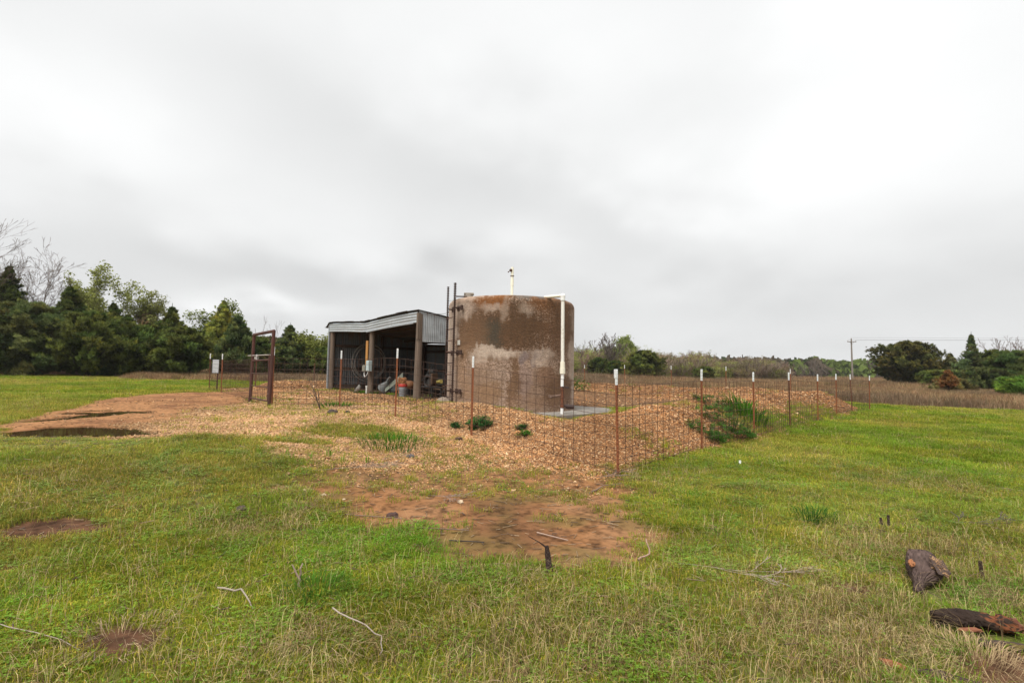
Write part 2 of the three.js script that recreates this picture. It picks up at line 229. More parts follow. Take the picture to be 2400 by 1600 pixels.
// ---------------------------------------------------------------- concrete tank, slab, ladder, pipes
const onTank = (deg, r, y) => V(TANK[0] + Math.sin(deg * Math.PI / 180) * r, y, -(TANK[1] - Math.cos(deg * Math.PI / 180) * r));   // 0 degrees faces the camera
const TANK_Y = 0.225, TANK_H = 3.4;
{
  const rot = Math.atan2(A[1], A[0]);
  const slabGeo = rbox(5.5, 0.16, 5.3, 0.02).rotateY(rot).translate(0.15, TANK_Y - 0.08, -16.75);
  const conc = texture(512, 512, (u, v) => { const n = tfbm(u, v, 8, 5, 41), f = tfbm(u, v, 60, 2, 47); const k = 0.23 + 0.2 * (n - 0.5) + 0.1 * (f - 0.5); return [k * 1.02, k * 0.92, k * 0.8]; });
  const slab = single('concrete_slab', slabGeo, matte({ map: conc }), 'pale concrete slab under the round tank', null, null, 'structure');

  const t = thing('water_tank', 'big round rust-stained concrete water tank beside the tin shed', 'water tank', [TANK[0], TANK_Y, -TANK[1]]);
  // stains: centre (across -1..1 of the face seen from the fence corner, height 0..1), half sizes, colour, strength
  const stains = [[-0.12, 0.69, 0.72, 0.25, [0.085, 0.045, 0.02], 0.95], [0.2, 0.72, 0.42, 0.2, [0.075, 0.04, 0.017], 0.85], [-0.3, 0.64, 0.2, 0.13, [0.05, 0.04, 0.025], 0.9], [-0.29, 0.94, 0.21, 0.07, [0.16, 0.064, 0.016], 0.9], [0.62, 0.94, 0.33, 0.09, [0.14, 0.06, 0.018], 0.85], [0.75, 0.72, 0.3, 0.3, [0.105, 0.055, 0.026], 0.85], [0.26, 0.985, 0.2, 0.025, [0.1, 0.09, 0.08], 0.8],
    [-0.62, 0.62, 0.26, 0.2, [0.11, 0.062, 0.03], 0.85], [-0.45, 0.22, 0.3, 0.3, [0.17, 0.11, 0.066], 0.6], [0.45, 0.2, 0.4, 0.25, [0.16, 0.1, 0.06], 0.6], [0.07, 0.26, 0.11, 0.25, [0.12, 0.066, 0.031], 0.8], [0.7, 0.2, 0.26, 0.18, [0.11, 0.06, 0.028], 0.8], [-0.3, 0.15, 0.2, 0.09, [0.2, 0.12, 0.06], 0.6], [0.5, 0.33, 0.12, 0.1, [0.17, 0.1, 0.06], 0.7], [-0.72, 0.3, 0.15, 0.25, [0.24, 0.15, 0.085], 0.5], [0.3, 0.1, 0.5, 0.06, [0.2, 0.12, 0.07], 0.4],
    [0.19, 0.445, 0.05, 0.045, [0.1, 0.085, 0.095], 0.6], [0.35, 0.445, 0.05, 0.05, [0.1, 0.085, 0.095], 0.5], [0.22, 0.28, 0.07, 0.17, [0.24, 0.18, 0.17], 0.35], [0.2, 0.87, 0.11, 0.045, [0.32, 0.26, 0.21], 0.5], [-0.29, 0.885, 0.12, 0.035, [0.36, 0.3, 0.25], 0.6], [-0.12, 0.86, 0.05, 0.09, [0.3, 0.24, 0.19], 0.45], [-0.72, 0.86, 0.16, 0.07, [0.34, 0.28, 0.235], 0.6], [-0.2, 0.49, 0.32, 0.045, [0.44, 0.38, 0.32], 0.7], [0.45, 0.47, 0.14, 0.05, [0.37, 0.31, 0.26], 0.6], [0.97, 0.4, 0.06, 0.4, [0.42, 0.36, 0.31], 0.6], [-0.95, 0.6, 0.1, 0.4, [0.42, 0.36, 0.31], 0.6]];
  const map = texture(2048, 1024, (u, v) => {
    const th = (u - 0.5) * 2 * Math.PI, s = Math.sin(th), front = Math.cos(th) > 0 ? 1 : 0.45;      // u 0.5 faces the camera
    const sp = tnoise(u * 700, v * 200, 700, 51) * 0.55 + tnoise(u * 350, v * 100, 350, 52) * 0.45, n = tfbm(u, v, 12, 5, 53) - 0.5, n2 = tnoise(u * 40, v * 6, 40, 55) - 0.5, st = tnoise(u * 160, v * 5, 160, 57) - 0.5;
    const c = [0.265, 0.2, 0.155].map((k) => k * (1 + 0.35 * n));
    for (const [sx, sv, rx, rv, col, k] of stains) {
      const r = Math.sqrt(((s - sx + n2 * 0.12 + n * 0.18) / rx) ** 2 + ((v - sv + n * 0.15 + st * 0.05) / rv) ** 2);
      if (r > 1.7) continue;
      const w = Math.min(1, k * 1.1) * front * sstep(1.4, 0.55, r + (sp - 0.5) * 1.0 + n * 0.8);
      for (let m = 0; m < 3; m++) c[m] = lerp(c[m], col[m], w);
    }
    const g = (0.68 + 0.64 * sp) * (0.9 + 0.35 * (st + 0.5) * 0.6); return [c[0] * g * 1.08, c[1] * g * 1.0, c[2] * g * 0.93];
  });
  const relief = texture(1024, 512, (u, v) => 0.6 * tnoise(u * 500, v * 150, 500, 58) + 0.4 * tfbm(u, v, 60, 2, 59), { data: true });
  const skin = std(1, 1, 1, 0.92, 0, { map, bumpMap: relief, bumpScale: 0.012 });
  // wall: slightly uneven cylinder, rolled over at the top
  const prof = [[0.012, -0.02], [0.0, 0.05], [0.0, 0.6], [0.0, 1.2], [0.0, 1.8], [0.0, 2.4], [0.0, TANK_H - 0.16], [-0.012, TANK_H - 0.1], [-0.035, TANK_H - 0.05], [-0.07, TANK_H - 0.012], [-0.12, TANK_H + 0.012], [-0.18, TANK_H + 0.02]];
  const N = 128, pos = [], uv = [], idx = [];
  prof.forEach(([dr, y], j) => { for (let i = 0; i <= N; i++) { const u = i / N, th = (u - 0.5) * 2 * Math.PI, r = TANK_R + dr + 0.012 * (fbm(Math.cos(th) * 2 + 4, Math.sin(th) * 2 + y, 2, 60) - 0.5); pos.push(Math.sin(th) * r, y, Math.cos(th) * r); uv.push(u, clamp(y / TANK_H, 0.002, 0.998)); if (j && i < N) { const a = (j - 1) * (N + 1) + i, b = a + 1, c = a + N + 1, d = c + 1; idx.push(a, b, d, a, d, c); } } });
  const g = new THREE.BufferGeometry(); g.setAttribute('position', new THREE.Float32BufferAttribute(pos, 3)); g.setAttribute('uv', new THREE.Float32BufferAttribute(uv, 2)); g.setIndex(idx); g.computeVertexNormals();
  part('tank_wall', g, skin, t);
  const roof = []; for (let i = 0; i <= 12; i++) { const f = i / 12; roof.push(new THREE.Vector2(Math.max(0.001, (TANK_R - 0.175) * (1 - f)), TANK_H + 0.018 + 0.2 * Math.sin(f * Math.PI / 2))); }
  part('tank_roof', new THREE.LatheGeometry(roof, 96), std(0.4, 0.34, 0.28, 0.92), t);
  // hatch with its cover on the left of the roof
  const pale = std(0.28, 0.24, 0.2, 0.9), rust = std(0.085, 0.04, 0.026, 0.85, 0.2), pvc = std(0.78, 0.74, 0.6, 0.45), pvcWhite = std(0.8, 0.8, 0.77, 0.4);
  const hx = -1.36, hz = 0.95;
  const hatch = part('roof_hatch', [new THREE.CylinderGeometry(0.14, 0.15, 0.16, 20).translate(hx, TANK_H + 0.09, hz), rbox(0.3, 0.05, 0.26, 0.015, hx + 0.02, TANK_H + 0.17, hz)], pale, t);
  part('hatch_plate', rbox(0.34, 0.02, 0.16, 0.006, hx - 0.2, TANK_H + 0.07, hz + 0.12), rust, hatch);
  // vent pipe in the middle
  const vent = part('vent_pipe', [new THREE.CylinderGeometry(0.046, 0.046, 1.16, 18).translate(0.0, TANK_H + 0.62, 0), new THREE.CylinderGeometry(0.053, 0.053, 0.22, 18, 1, true).translate(0, TANK_H + 0.72, 0), new THREE.CylinderGeometry(0.04, 0.046, 0.04, 18).translate(0, TANK_H + 1.215, 0)], pvc, t);
  part('pipe_clamp', [new THREE.TorusGeometry(0.058, 0.012, 8, 20).rotateX(Math.PI / 2).translate(0, TANK_H + 0.94, 0)], rust, vent);
  part('float_switch', [new THREE.SphereGeometry(0.05, 14, 10).translate(-0.05, TANK_H + 1.12, 0.05), rod(V(-0.05, TANK_H + 1.12, 0.05), V(-0.12, TANK_H + 1.07, 0.06), 0.01), new THREE.SphereGeometry(0.022, 10, 8).translate(-0.13, TANK_H + 1.06, 0.06)], rust, vent);
  // small pale notice plate beside the ladder
  const pl = V(Math.sin(-50 * Math.PI / 180), 0, Math.cos(-50 * Math.PI / 180));
  part('notice_plate', rbox(0.14, 0.15, 0.02, 0.006).rotateY(-50 * Math.PI / 180).translate(pl.x * (TANK_R + 0.012), 2.02, pl.z * (TANK_R + 0.012)), std(0.5, 0.48, 0.42, 0.7), t);
  // flared footing at the lower left
  const foot = part('footing', lump(1, 3, 0.25, 12, 0.34, 0.17, 0.26), std(0.22, 0.17, 0.13, 0.95), t); foot.position.set(-1.98, 0.18, 0.95); foot.rotation.y = 0.9;

  // ladder of two studded rails, standing off the left of the tank
  const lad = thing('ladder', 'rusty steel ladder of studded rails bolted to the left of the round tank', 'ladder', [0, 0, 0]);
  const LC = onTank(-57, TANK_R + 0.17, 0), tg = V(Math.cos(-57 * Math.PI / 180), 0, -Math.sin(-57 * Math.PI / 180)), nrm = V(Math.sin(-57 * Math.PI / 180), 0, Math.cos(-57 * Math.PI / 180));
  lad.position.set(LC.x, TANK_Y, LC.z);
  const iron = std(0.055, 0.028, 0.02, 0.8, 0.25), iron2 = std(0.12, 0.06, 0.045, 0.85, 0.1);
  const Y0 = 0.2, ends = [[-0.24, 3.78, 0.022], [0.24, 3.84, 0.026]];
  for (const [o, top, r] of ends) {
    const c = tg.clone().multiplyScalar(o);
    const rail = part('rail', rod(V(c.x, Y0, c.z), V(c.x + 0.015, top, c.z), r * 0.8, r * 0.8, 8), iron, lad);
    const studs = []; for (let y = Y0 + 0.05; y < top; y += 0.054) studs.push(box(r * 2.5, 0.026, r * 2.5).rotateY(0.7).translate(c.x + 0.015 * (y - Y0) / (top - Y0), y, c.z));
    part('stud', studs, iron, rail).userData.kind = 'stuff';
  }
  const a0 = tg.clone().multiplyScalar(-0.24), a1 = tg.clone().multiplyScalar(0.24);
  for (let k = 0; k < 8; k++) part('rung', rod(V(a0.x, 0.36 + 0.345 * k, a0.z), V(a1.x, 0.36 + 0.345 * k + (k % 3 === 1 ? 0.02 : 0), a1.z), 0.015, 0.015, 8), k % 3 ? iron2 : iron, lad);
  for (const y of [0.55, 1.72, 3.07]) for (const o of [-0.24, 0.24]) {
    const c = tg.clone().multiplyScalar(o), w = onTank(-57 + (o > 0 ? 5.4 : -5.4), TANK_R, 0).sub(V(LC.x, 0, LC.z));
    const br = part('bracket', [rod(V(c.x, y, c.z), V(w.x, y, w.z), 0.022, 0.022, 8), rbox(0.13, 0.15, 0.05, 0.01).rotateY((-57 + (o > 0 ? 5.4 : -5.4)) * Math.PI / 180).translate(w.x, y, w.z)], iron, lad);
    if (o > 0) br.geometry = merge([br.geometry, rod(V(c.x, y, c.z), V(c.x + tg.x * 0.2 - nrm.x * 0.12, y + 0.01, c.z + tg.z * 0.2 - nrm.z * 0.12), 0.018), rbox(0.1, 0.15, 0.05, 0.01).rotateY(-0.88).translate(c.x + tg.x * 0.22 - nrm.x * 0.14, y, c.z + tg.z * 0.22 - nrm.z * 0.14)]);
  }
  part('tie_wire', rod(V(a0.x, 3.32, a0.z), V(hx - 0.2 - (LC.x - TANK[0]), 3.4, hz + 0.12 - (LC.z + TANK[1])), 0.006, 0.006, 5), std(0.2, 0.25, 0.26, 0.6), lad);

  // standpipe in front, right of the middle
  const PX = 1.455, PD = 14.62, py = 0.06;
  const sp = thing('standpipe', 'white plastic standpipe with rusty valve in front of the tank', 'pipe', [PX, py, -PD]);
  const rustP = texture(256, 256, (u, v) => { const n = tfbm(u, v, 6, 4, 71); return n > 0.5 ? [0.17, 0.06, 0.025] : [0.1, 0.04, 0.02]; });
  const rusty = std(1, 1, 1, 0.85, 0.1, { map: rustP }), dark = std(0.05, 0.03, 0.025, 0.8, 0.2);
  const R = 0.05, top = 3.6 - py, inn = V(TANK[0] - PX, 0, -(TANK[1] - PD)).normalize();
  part('upper_pipe', [rod(V(0, 1.42, 0), V(-0.015, top - 0.03, 0), R, R, 18)], std(1, 1, 1, 0.5, 0, { map: texture(128, 512, (u, v) => { const n = tfbm(u, v, 6, 4, 75), f = tnoise(u * 10, v * 60, 10, 77); const k = sstep(0.5, 0.8, n * 0.7 + f * 0.35) * 0.55; return [lerp(0.76, 0.42, k), lerp(0.74, 0.36, k), lerp(0.66, 0.26, k)]; }) }), sp);
  part('elbow', [new THREE.SphereGeometry(0.075, 18, 14).translate(-0.015, top - 0.01, 0), rod(V(-0.015, top - 0.14, 0), V(-0.015, top - 0.02, 0), 0.068, 0.07, 18)], pvcWhite, sp);
  part('inlet_pipe', [rod(V(-0.015, top, 0), V(inn.x * 0.85 - 0.015, top + 0.05, inn.z * 0.85), R * 0.92, R * 0.92, 16)], pvc, sp);
  part('coupling', [rod(V(0, 1.46, 0), V(0, 1.64, 0), 0.07, 0.068, 18), rod(V(0, 1.3, 0), V(0, 1.46, 0), 0.078, 0.078, 18)], pvc, sp);
  part('collar', [rod(V(0, 0.92, 0), V(0, 1.3, 0), R * 0.95, R * 0.95, 16)], pvcWhite, sp);
  part('riser', [rod(V(0, 0.34, 0), V(0, 0.92, 0), 0.045, 0.045, 14), rod(V(0, 0.84, 0), V(0, 0.94, 0), 0.062, 0.062, 10), rod(V(0, 0.34, 0), V(0, 0.44, 0), 0.06, 0.06, 10), rod(V(0, 0.6, 0), V(0, 0.7, 0), 0.058, 0.058, 10)], rusty, sp);
  part('valve_lever', [rbox(0.2, 0.03, 0.06, 0.01, 0.08, 0.93, 0.05), new THREE.TorusGeometry(0.05, 0.012, 8, 18).rotateX(Math.PI / 2).translate(0.14, 0.9, 0.04)], dark, sp);
  part('branch_pipe', [rod(V(0, 0.7, 0), V(-0.16, 0.66, -0.12), 0.035, 0.035, 10), rod(V(-0.16, 0.66, -0.12), V(-0.34, 0.62, -0.42), 0.032, 0.032, 10), new THREE.SphereGeometry(0.055, 12, 10).translate(-0.3, 0.62, -0.3), rod(V(-0.3, 0.62, -0.3), V(-0.36, 0.68, -0.26), 0.02, 0.02, 8)], std(0.16, 0.1, 0.07, 0.8), sp);
  part('drain_pipe', [rod(V(0, 0.42, 0), V(0.12, 0.38, 0.02), 0.03, 0.03, 10), rod(V(0.1, 0.38, 0.02), V(0.34, 0.37, 0.04), 0.062, 0.062, 14), rod(V(0.14, 0.38, 0.02), V(0.14, 0.56, 0.02), 0.01, 0.01, 6)], dark, sp);
  part('lower_pipe', [rod(V(0, -0.3, 0), V(0, 0.34, 0), R * 0.92, R * 0.92, 16), rod(V(0, 0.02, 0), V(0, 0.13, 0), 0.072, 0.072, 16), rod(V(0, -0.1, 0), V(0, -0.04, 0), 0.07, 0.07, 16)], pvcWhite, sp);
}
// ---------------------------------------------------------------- tin shed with three open bays
const SHED_Y = 0.41, SHED_TURN = -Math.atan2(SHED_F[1], -SHED_F[0]);
const inShed = (x, y, z) => { const c = Math.cos(SHED_TURN), s = Math.sin(SHED_TURN); return [SHED0[0] + c * x + s * z, SHED_Y + y, -SHED0[1] - s * x + c * z]; };
{
  const L = 7.5, D = 5;                                              // front runs x 0 (right) to -L (left); depth z 0 to -D
  const sh = thing('tin_shed', 'open-fronted tin shed of weathered corrugated sheets on timber posts left of the tank', 'shed', inShed(0, 0, 0), SHED_TURN);
  const galv = (base, rustAmt, s, cut = 0.62) => texture(256, 256, (u, v) => { const n = tfbm(u, v, 5, 4, s), st = tnoise(u * 32, v * 2, 32, s + 3), f = tnoise(u * 64, v * 64, 64, s + 5); const k = base * (0.75 + 0.5 * n) * (0.92 + 0.16 * f); const line = tnoise(u * 96, v * 1.5, 96, s + 8); const r = cut > 0.65 ? sstep(0.78, 0.92, line * 0.8 + 0.3 * tnoise(u * 12, v * 3, 12, s + 9)) * rustAmt : sstep(cut, cut + 0.2, st * 0.75 + n * 0.4) * rustAmt; return [lerp(k * 0.93, 0.16, r), lerp(k, 0.085, r), lerp(k * 1.04, 0.055, r)]; });
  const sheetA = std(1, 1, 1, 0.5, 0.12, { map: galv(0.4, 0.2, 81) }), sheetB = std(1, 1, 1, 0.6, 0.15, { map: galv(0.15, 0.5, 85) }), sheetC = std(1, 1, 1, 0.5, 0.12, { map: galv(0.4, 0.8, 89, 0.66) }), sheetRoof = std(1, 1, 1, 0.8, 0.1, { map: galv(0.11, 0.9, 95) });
  const woodMap = texture(256, 256, (u, v) => { const n = tnoise(u * 40, v * 3, 40, 101), f = tfbm(u, v, 6, 3, 103), c = tnoise(u * 90, v * 8, 90, 105); const k = 0.55 + 0.6 * n * f + 0.2 * (c - 0.5); return [0.2 * k, 0.145 * k, 0.105 * k]; });
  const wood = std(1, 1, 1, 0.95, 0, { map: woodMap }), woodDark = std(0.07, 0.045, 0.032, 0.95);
  const roofY = (x, z) => { const t = -x / L; const front = 3.03 + 0.02 * t - 0.17 * Math.pow(Math.max(0, 1 - Math.abs(t - 0.53) / 0.5), 1.35); const back = 2.3 - 0.1 * Math.sin(Math.PI * t); return lerp(front, back, -z / D); };
  // a corrugated sheet as a folded grid: P(u across the waves in metres, v along them 0..1) -> [x, y, z], pushed along n
  const corr = (width, P, n, pitch = 0.076, amp = 0.011, nv = 2) => { const nu = Math.max(4, Math.round(width / pitch * 6)), pos = [], uv = [], idx = []; for (let j = 0; j <= nv; j++) for (let i = 0; i <= nu; i++) { const u = i / nu * width, p = P(u, j / nv), s = Math.sin(u / pitch * 2 * Math.PI) * amp; pos.push(p[0] + n[0] * s, p[1] + n[1] * s, p[2] + n[2] * s); uv.push(u * 0.4, j / nv); if (i < nu && j < nv) { const a = j * (nu + 1) + i; idx.push(a, a + 1, a + nu + 2, a, a + nu + 2, a + nu + 1); } } const g = new THREE.BufferGeometry(); g.setAttribute('position', new THREE.Float32BufferAttribute(pos, 3)); g.setAttribute('uv', new THREE.Float32BufferAttribute(uv, 2)); g.setIndex(idx); g.computeVertexNormals(); return g; };
  const R = mulberry(301);
  // roof sheets, run from front to back, overhanging the front and the left end
  const nRoof = 11, w = (L + 0.62) / nRoof;
  for (let i = 0; i < nRoof; i++) { const x0 = 0.2 - i * w, lift = (i % 2) * 0.012 + R() * 0.012, over = 0.12 + 0.05 * R(), tip = i === nRoof - 1; part('roof_sheet', corr(w + 0.06, (u, v) => { const x = x0 - u, z = lerp(over, -D - 0.15, v); return [x, roofY(clamp(x, -L, 0), clamp(z, -D, 0)) + 0.04 + lift - (tip ? 0.22 * sstep(0.25, 0.72, u) : 0) - (z > 0 ? z * 0.1 : 0), z]; }, [0, 1, 0], 0.076, 0.011, 5), sheetRoof, sh); }
  // timber frame
  const post = (x, z, top, r0, r1, lean = 0, sq = false, m = wood) => part('post', sq ? box(r0 * 2, top + 0.25, r0 * 2).translate(x, (top - 0.25) / 2, z) : rod(V(x, -0.25, z), V(x + lean, top, z), r0, r1, 14), m, sh);
  post(0, -0.02, roofY(0, 0) - 0.1, 0.14, 0.11, 0.06); post(-3.6, -0.06, roofY(-3.6, 0) - 0.1, 0.125, 0.105, 0.03); post(-L + 0.05, -0.04, roofY(-L, 0) - 0.12, 0.12, 0.11, 0.0);
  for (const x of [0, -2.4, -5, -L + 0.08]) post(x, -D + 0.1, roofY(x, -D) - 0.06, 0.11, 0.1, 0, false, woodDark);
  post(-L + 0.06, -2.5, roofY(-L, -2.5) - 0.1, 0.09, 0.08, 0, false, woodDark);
  const beam = (a, b, h = 0.14, t = 0.045, m = woodDark) => { const va = V(...a), vb = V(...b), len = va.distanceTo(vb), g = box(len, h, t); const dir = vb.clone().sub(va).normalize(), q = new THREE.Quaternion().setFromUnitVectors(V(1, 0, 0), dir); g.applyQuaternion(q); const c = va.add(vb).multiplyScalar(0.5); part('beam', g.translate(c.x, c.y, c.z), m, sh); };
  const fr = (x, z = 0) => roofY(x, z) - 0.16;
  beam([0, fr(0), -0.17], [-3.6, fr(-3.6), -0.17]); beam([-3.6, fr(-3.6), -0.19], [-L, fr(-L), -0.19]);
  for (const z of [-1.3, -2.5, -3.7, -4.85]) { beam([0.05, fr(0, z) + 0.06, z], [-3.6, fr(-3.6, z) + 0.06, z], 0.1); beam([-3.6, fr(-3.6, z) + 0.06, z - 0.06], [-L, fr(-L, z) + 0.06, z - 0.06], 0.1); }
  for (const y of [0.98, 2.02]) beam([-L + 0.06, y, -0.1], [-L + 0.06, y, -D + 0.1], 0.13, 0.04);
  for (const y of [0.95, 1.9]) beam([-L + 0.1, y, -D + 0.03], [0, y, -D + 0.03], 0.13, 0.04);
  beam([-L + 0.08, 0.16, -0.1], [-L + 0.08, 0.16, -D + 0.1], 0.18, 0.05);
  // fascia of sheets laid on their side
  const fas = (x0, x1, n, mat) => { const h = 0.38; for (let i = 0; i < n; i++) { const a = lerp(x0, x1, i / n), b = lerp(x0, x1, (i + 1) / n) + (x1 < x0 ? -0.03 : 0.03); part('fascia_sheet', corr(h, (u, v) => { const x = lerp(a, b, v); return [x, roofY(x, 0) - 0.03 - (h - u), 0.085 + i * 0.004]; }, [0, 0, 1], 0.1, 0.011, 6), mat, sh); } };
  fas(0.06, -3.55, 2, sheetA); fas(-3.55, -L - 0.1, 2, sheetA);
  part('fascia_rail', [-0.2, -1.4, -2.6].map((x) => { const x2 = x - 1.2; const va = V(x, roofY(x, 0) - 0.425, 0.09), vb = V(x2, roofY(x2, 0) - 0.425, 0.09); return rod(va, vb, 0.018, 0.018, 6); }), sheetA, sh);
  // right-hand upper wall sheets
  for (let i = 0; i < 6; i++) { const z0 = 0.06 - i * 0.86; part('wall_sheet', corr(0.89, (u, v) => { const z = z0 - u; return [0.13 + (i % 2) * 0.012, lerp(1.96, roofY(0, clamp(z, -D, 0)) - 0.0, v), z]; }, [1, 0, 0], 0.076, 0.01, 2), sheetC, sh); }
  part('corner_trim', box(0.05, 2.95, 0.05, -L - 0.1, 1.45, 0.09), sheetA, sh); part('corner_trim', [box(0.1, 0.92, 0.03, 0.12, 2.5, 0.1), box(0.03, 0.92, 0.1, 0.155, 2.5, 0.06)], wood, sh);
  // left wall, floor to roof, and the back wall
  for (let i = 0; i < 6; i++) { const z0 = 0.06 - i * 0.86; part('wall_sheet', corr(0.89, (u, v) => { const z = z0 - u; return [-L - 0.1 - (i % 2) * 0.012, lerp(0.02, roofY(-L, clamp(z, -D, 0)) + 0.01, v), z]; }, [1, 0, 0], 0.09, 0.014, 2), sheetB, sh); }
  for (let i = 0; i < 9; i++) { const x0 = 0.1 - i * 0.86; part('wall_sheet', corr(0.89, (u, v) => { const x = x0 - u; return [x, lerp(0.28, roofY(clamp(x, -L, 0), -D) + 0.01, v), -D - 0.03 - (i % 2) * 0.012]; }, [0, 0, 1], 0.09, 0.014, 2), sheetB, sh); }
  // pale boards on the lower back wall
  for (const [x, y, bw, bh] of [[-1.0, 0.62, 1.6, 0.6], [-1.2, 1.42, 1.9, 0.8], [-3.0, 1.4, 1.5, 0.75]]) part('back_board', rbox(bw, bh, 0.02, 0.004, x, y, -D + 0.09), std(0.2, 0.18, 0.155, 0.9), sh);

  // things kept in the shed
  const at = (x, y, z) => inShed(x, y, z), dark = std(0.03, 0.025, 0.022, 0.7, 0.3), grey = std(0.14, 0.145, 0.14, 0.8);
  const coil = thing('hose_coil', 'large loops of black hose hanging on the left shed wall', 'hose', at(-L + 0.14, 1.36, -1.8), SHED_TURN);
  for (const [r, dy, dz, t] of [[0.86, 0, 0, 0.0], [0.82, -0.05, -0.06, 0.05], [0.9, -0.1, 0.05, 0.09], [0.79, -0.12, 0.02, 0.12]]) part('loop', tube(Array.from({ length: 24 }, (_, i) => { const q = i / 24 * 2 * Math.PI; return V(t + 0.02 * Math.sin(3 * q), dy + Math.sin(q) * r * (1 + 0.04 * Math.sin(2 * q + r * 9)), dz + Math.cos(q) * r * 0.95); }), 0.017, 90, 7, true), std(0.3, 0.28, 0.25, 0.5), coil);
  const bd = thing('meter_board', 'orange timber board with a small grey meter box on the middle shed post', 'board', at(-3.78, 0, 0.05), SHED_TURN);
  part('board', rbox(0.16, 0.98, 0.04, 0.006, 0, 1.62, 0), std(0.42, 0.2, 0.05, 0.85), bd); part('board', rbox(0.11, 0.3, 0.05, 0.006, 0.03, 1.05, 0.0), std(0.5, 0.24, 0.06, 0.85), bd); part('meter_box', [rbox(0.24, 0.22, 0.14, 0.015, -0.02, 0.98, 0.06), rbox(0.2, 0.05, 0.1, 0.01, -0.02, 1.11, 0.06)], std(0.2, 0.19, 0.15, 0.8), bd);
  const eb = thing('electrical_box', 'pale grey electrical box with looping conduit on the middle shed post', 'electrical box', at(-3.42, 0, 0.12), SHED_TURN);
  part('box_body', rbox(0.24, 0.42, 0.14, 0.015, 0, 1.1, 0), std(0.42, 0.5, 0.5, 0.5, 0.1), eb); part('box_door', rbox(0.21, 0.38, 0.02, 0.006, -0.005, 1.1, 0.078), std(0.45, 0.53, 0.53, 0.5, 0.1), eb);
  part('conduit', tube([V(-0.02, 0.9, 0.02), V(-0.04, 0.78, 0.04), V(-0.14, 0.68, 0.06), V(-0.26, 0.68, 0.05), V(-0.34, 0.78, 0.03), V(-0.35, 0.92, 0.02)], 0.016, 30, 7), std(0.6, 0.58, 0.55, 0.5), eb);
  const bk = thing('bucket', 'grey plastic bucket with red rim near the right shed post', 'bucket', at(-1.12, 0.0, -0.1), 0.3);
  part('bucket_body', new THREE.LatheGeometry([[0.001, 0.01], [0.125, 0], [0.13, 0.02], [0.145, 0.27], [0.155, 0.275], [0.155, 0.29], [0.145, 0.295], [0.148, 0.36], [0.142, 0.36]].map((p) => new THREE.Vector2(...p)), 28), std(0.22, 0.225, 0.23, 0.5), bk);
  part('bucket_rim', new THREE.LatheGeometry([[0.152, 0.36], [0.16, 0.37], [0.163, 0.43], [0.152, 0.46], [0.14, 0.455], [0.14, 0.36]].map((p) => new THREE.Vector2(...p)), 28), std(0.45, 0.035, 0.025, 0.5), bk);
  part('bucket_handle', tube(Array.from({ length: 9 }, (_, i) => { const q = i / 8 * Math.PI; return V(Math.cos(q) * 0.165, 0.3 - Math.sin(q) * 0.12, 0.06 + Math.sin(q) * 0.12); }), 0.005, 24, 5), dark, bk);
  const rp = thing('cord_coil', 'orange extension cord heaped over the grey bucket', 'cord', at(-1.15, 0.44, -0.1), SHED_TURN);
  const rr = mulberry(77); const pts = []; for (let i = 0; i < 90; i++) { const q = i * 0.62, r = 0.13 + 0.07 * rr(); pts.push(V(Math.cos(q) * r - 0.02, 0.02 + 0.16 * i / 90 + 0.03 * rr() + 0.05 * Math.sin(q * 0.5), Math.sin(q) * r * 0.8)); } for (let i = 0; i < 6; i++) pts.push(V(-0.16 - 0.05 * Math.sin(i * 0.6), 0.12 - i * 0.09, 0.05)); part('cord', tube(pts, 0.014, 420, 6), std(0.34, 0.14, 0.045, 0.7), rp);
  const cp = thing('pressure_tank', 'rusty orange horizontal pressure tank on the shed floor behind the bucket', 'pressure tank', at(-1.95, 0.0, -0.75), SHED_TURN + 0.1);
  part('tank_shell', new THREE.CapsuleGeometry(0.17, 0.42, 8, 24).rotateZ(Math.PI / 2).translate(0, 0.4, 0), std(0.17, 0.065, 0.02, 0.8), cp); for (const x of [-0.2, 0.2]) part('leg', [box(0.05, 0.26, 0.26, x, 0.13, 0)], dark, cp); part('fitting', [rod(V(0, 0.54, 0), V(0, 0.66, 0), 0.025)], dark, cp);
  const en = thing('pump_engine', 'dark pump engine on a trailer frame at the right end of the shed', 'engine', at(-0.55, 0.0, -1.2), SHED_TURN + 0.15);
  part('frame', [rod(V(-1.05, 0.35, 0.2), V(0.95, 0.35, 0.2), 0.035), rod(V(-1.05, 0.35, -0.3), V(0.95, 0.35, -0.3), 0.035), rod(V(-0.9, 0.35, 0.2), V(-0.2, 1.12, 0.0), 0.03), rod(V(-0.2, 1.12, 0.0), V(-0.1, 0.35, 0.0), 0.03), rod(V(0.3, 0.1, 0.2), V(0.9, 0.36, 0.2), 0.025)], dark, en);
  part('engine_block', [rbox(0.5, 0.46, 0.42, 0.04, -0.25, 0.6, -0.05), rbox(0.3, 0.28, 0.3, 0.04, 0.2, 0.55, -0.05), new THREE.CylinderGeometry(0.13, 0.13, 0.3, 18).rotateZ(Math.PI / 2).translate(-0.3, 0.92, -0.05)], std(0.05, 0.045, 0.04, 0.6, 0.3), en);
  part('flywheel', new THREE.TorusGeometry(0.2, 0.04, 10, 28).translate(-0.25, 0.55, 0.2), dark, en);
  for (const x of [-0.75, -0.05, 0.45]) for (const z of [0.2, -0.3]) part('stand', rod(V(x, -0.02, z), V(x, 0.36, z), 0.04), dark, en);
  part('yellow_cap', [rod(V(0.28, 0.56, 0.24), V(0.56, 0.58, 0.3), 0.05, 0.07, 14)], std(0.4, 0.32, 0.08, 0.6), en); part('fuel_box', rbox(0.1, 0.4, 0.3, 0.03, 0.02, 0.66, 0.16), std(0.1, 0.055, 0.03, 0.8), en);
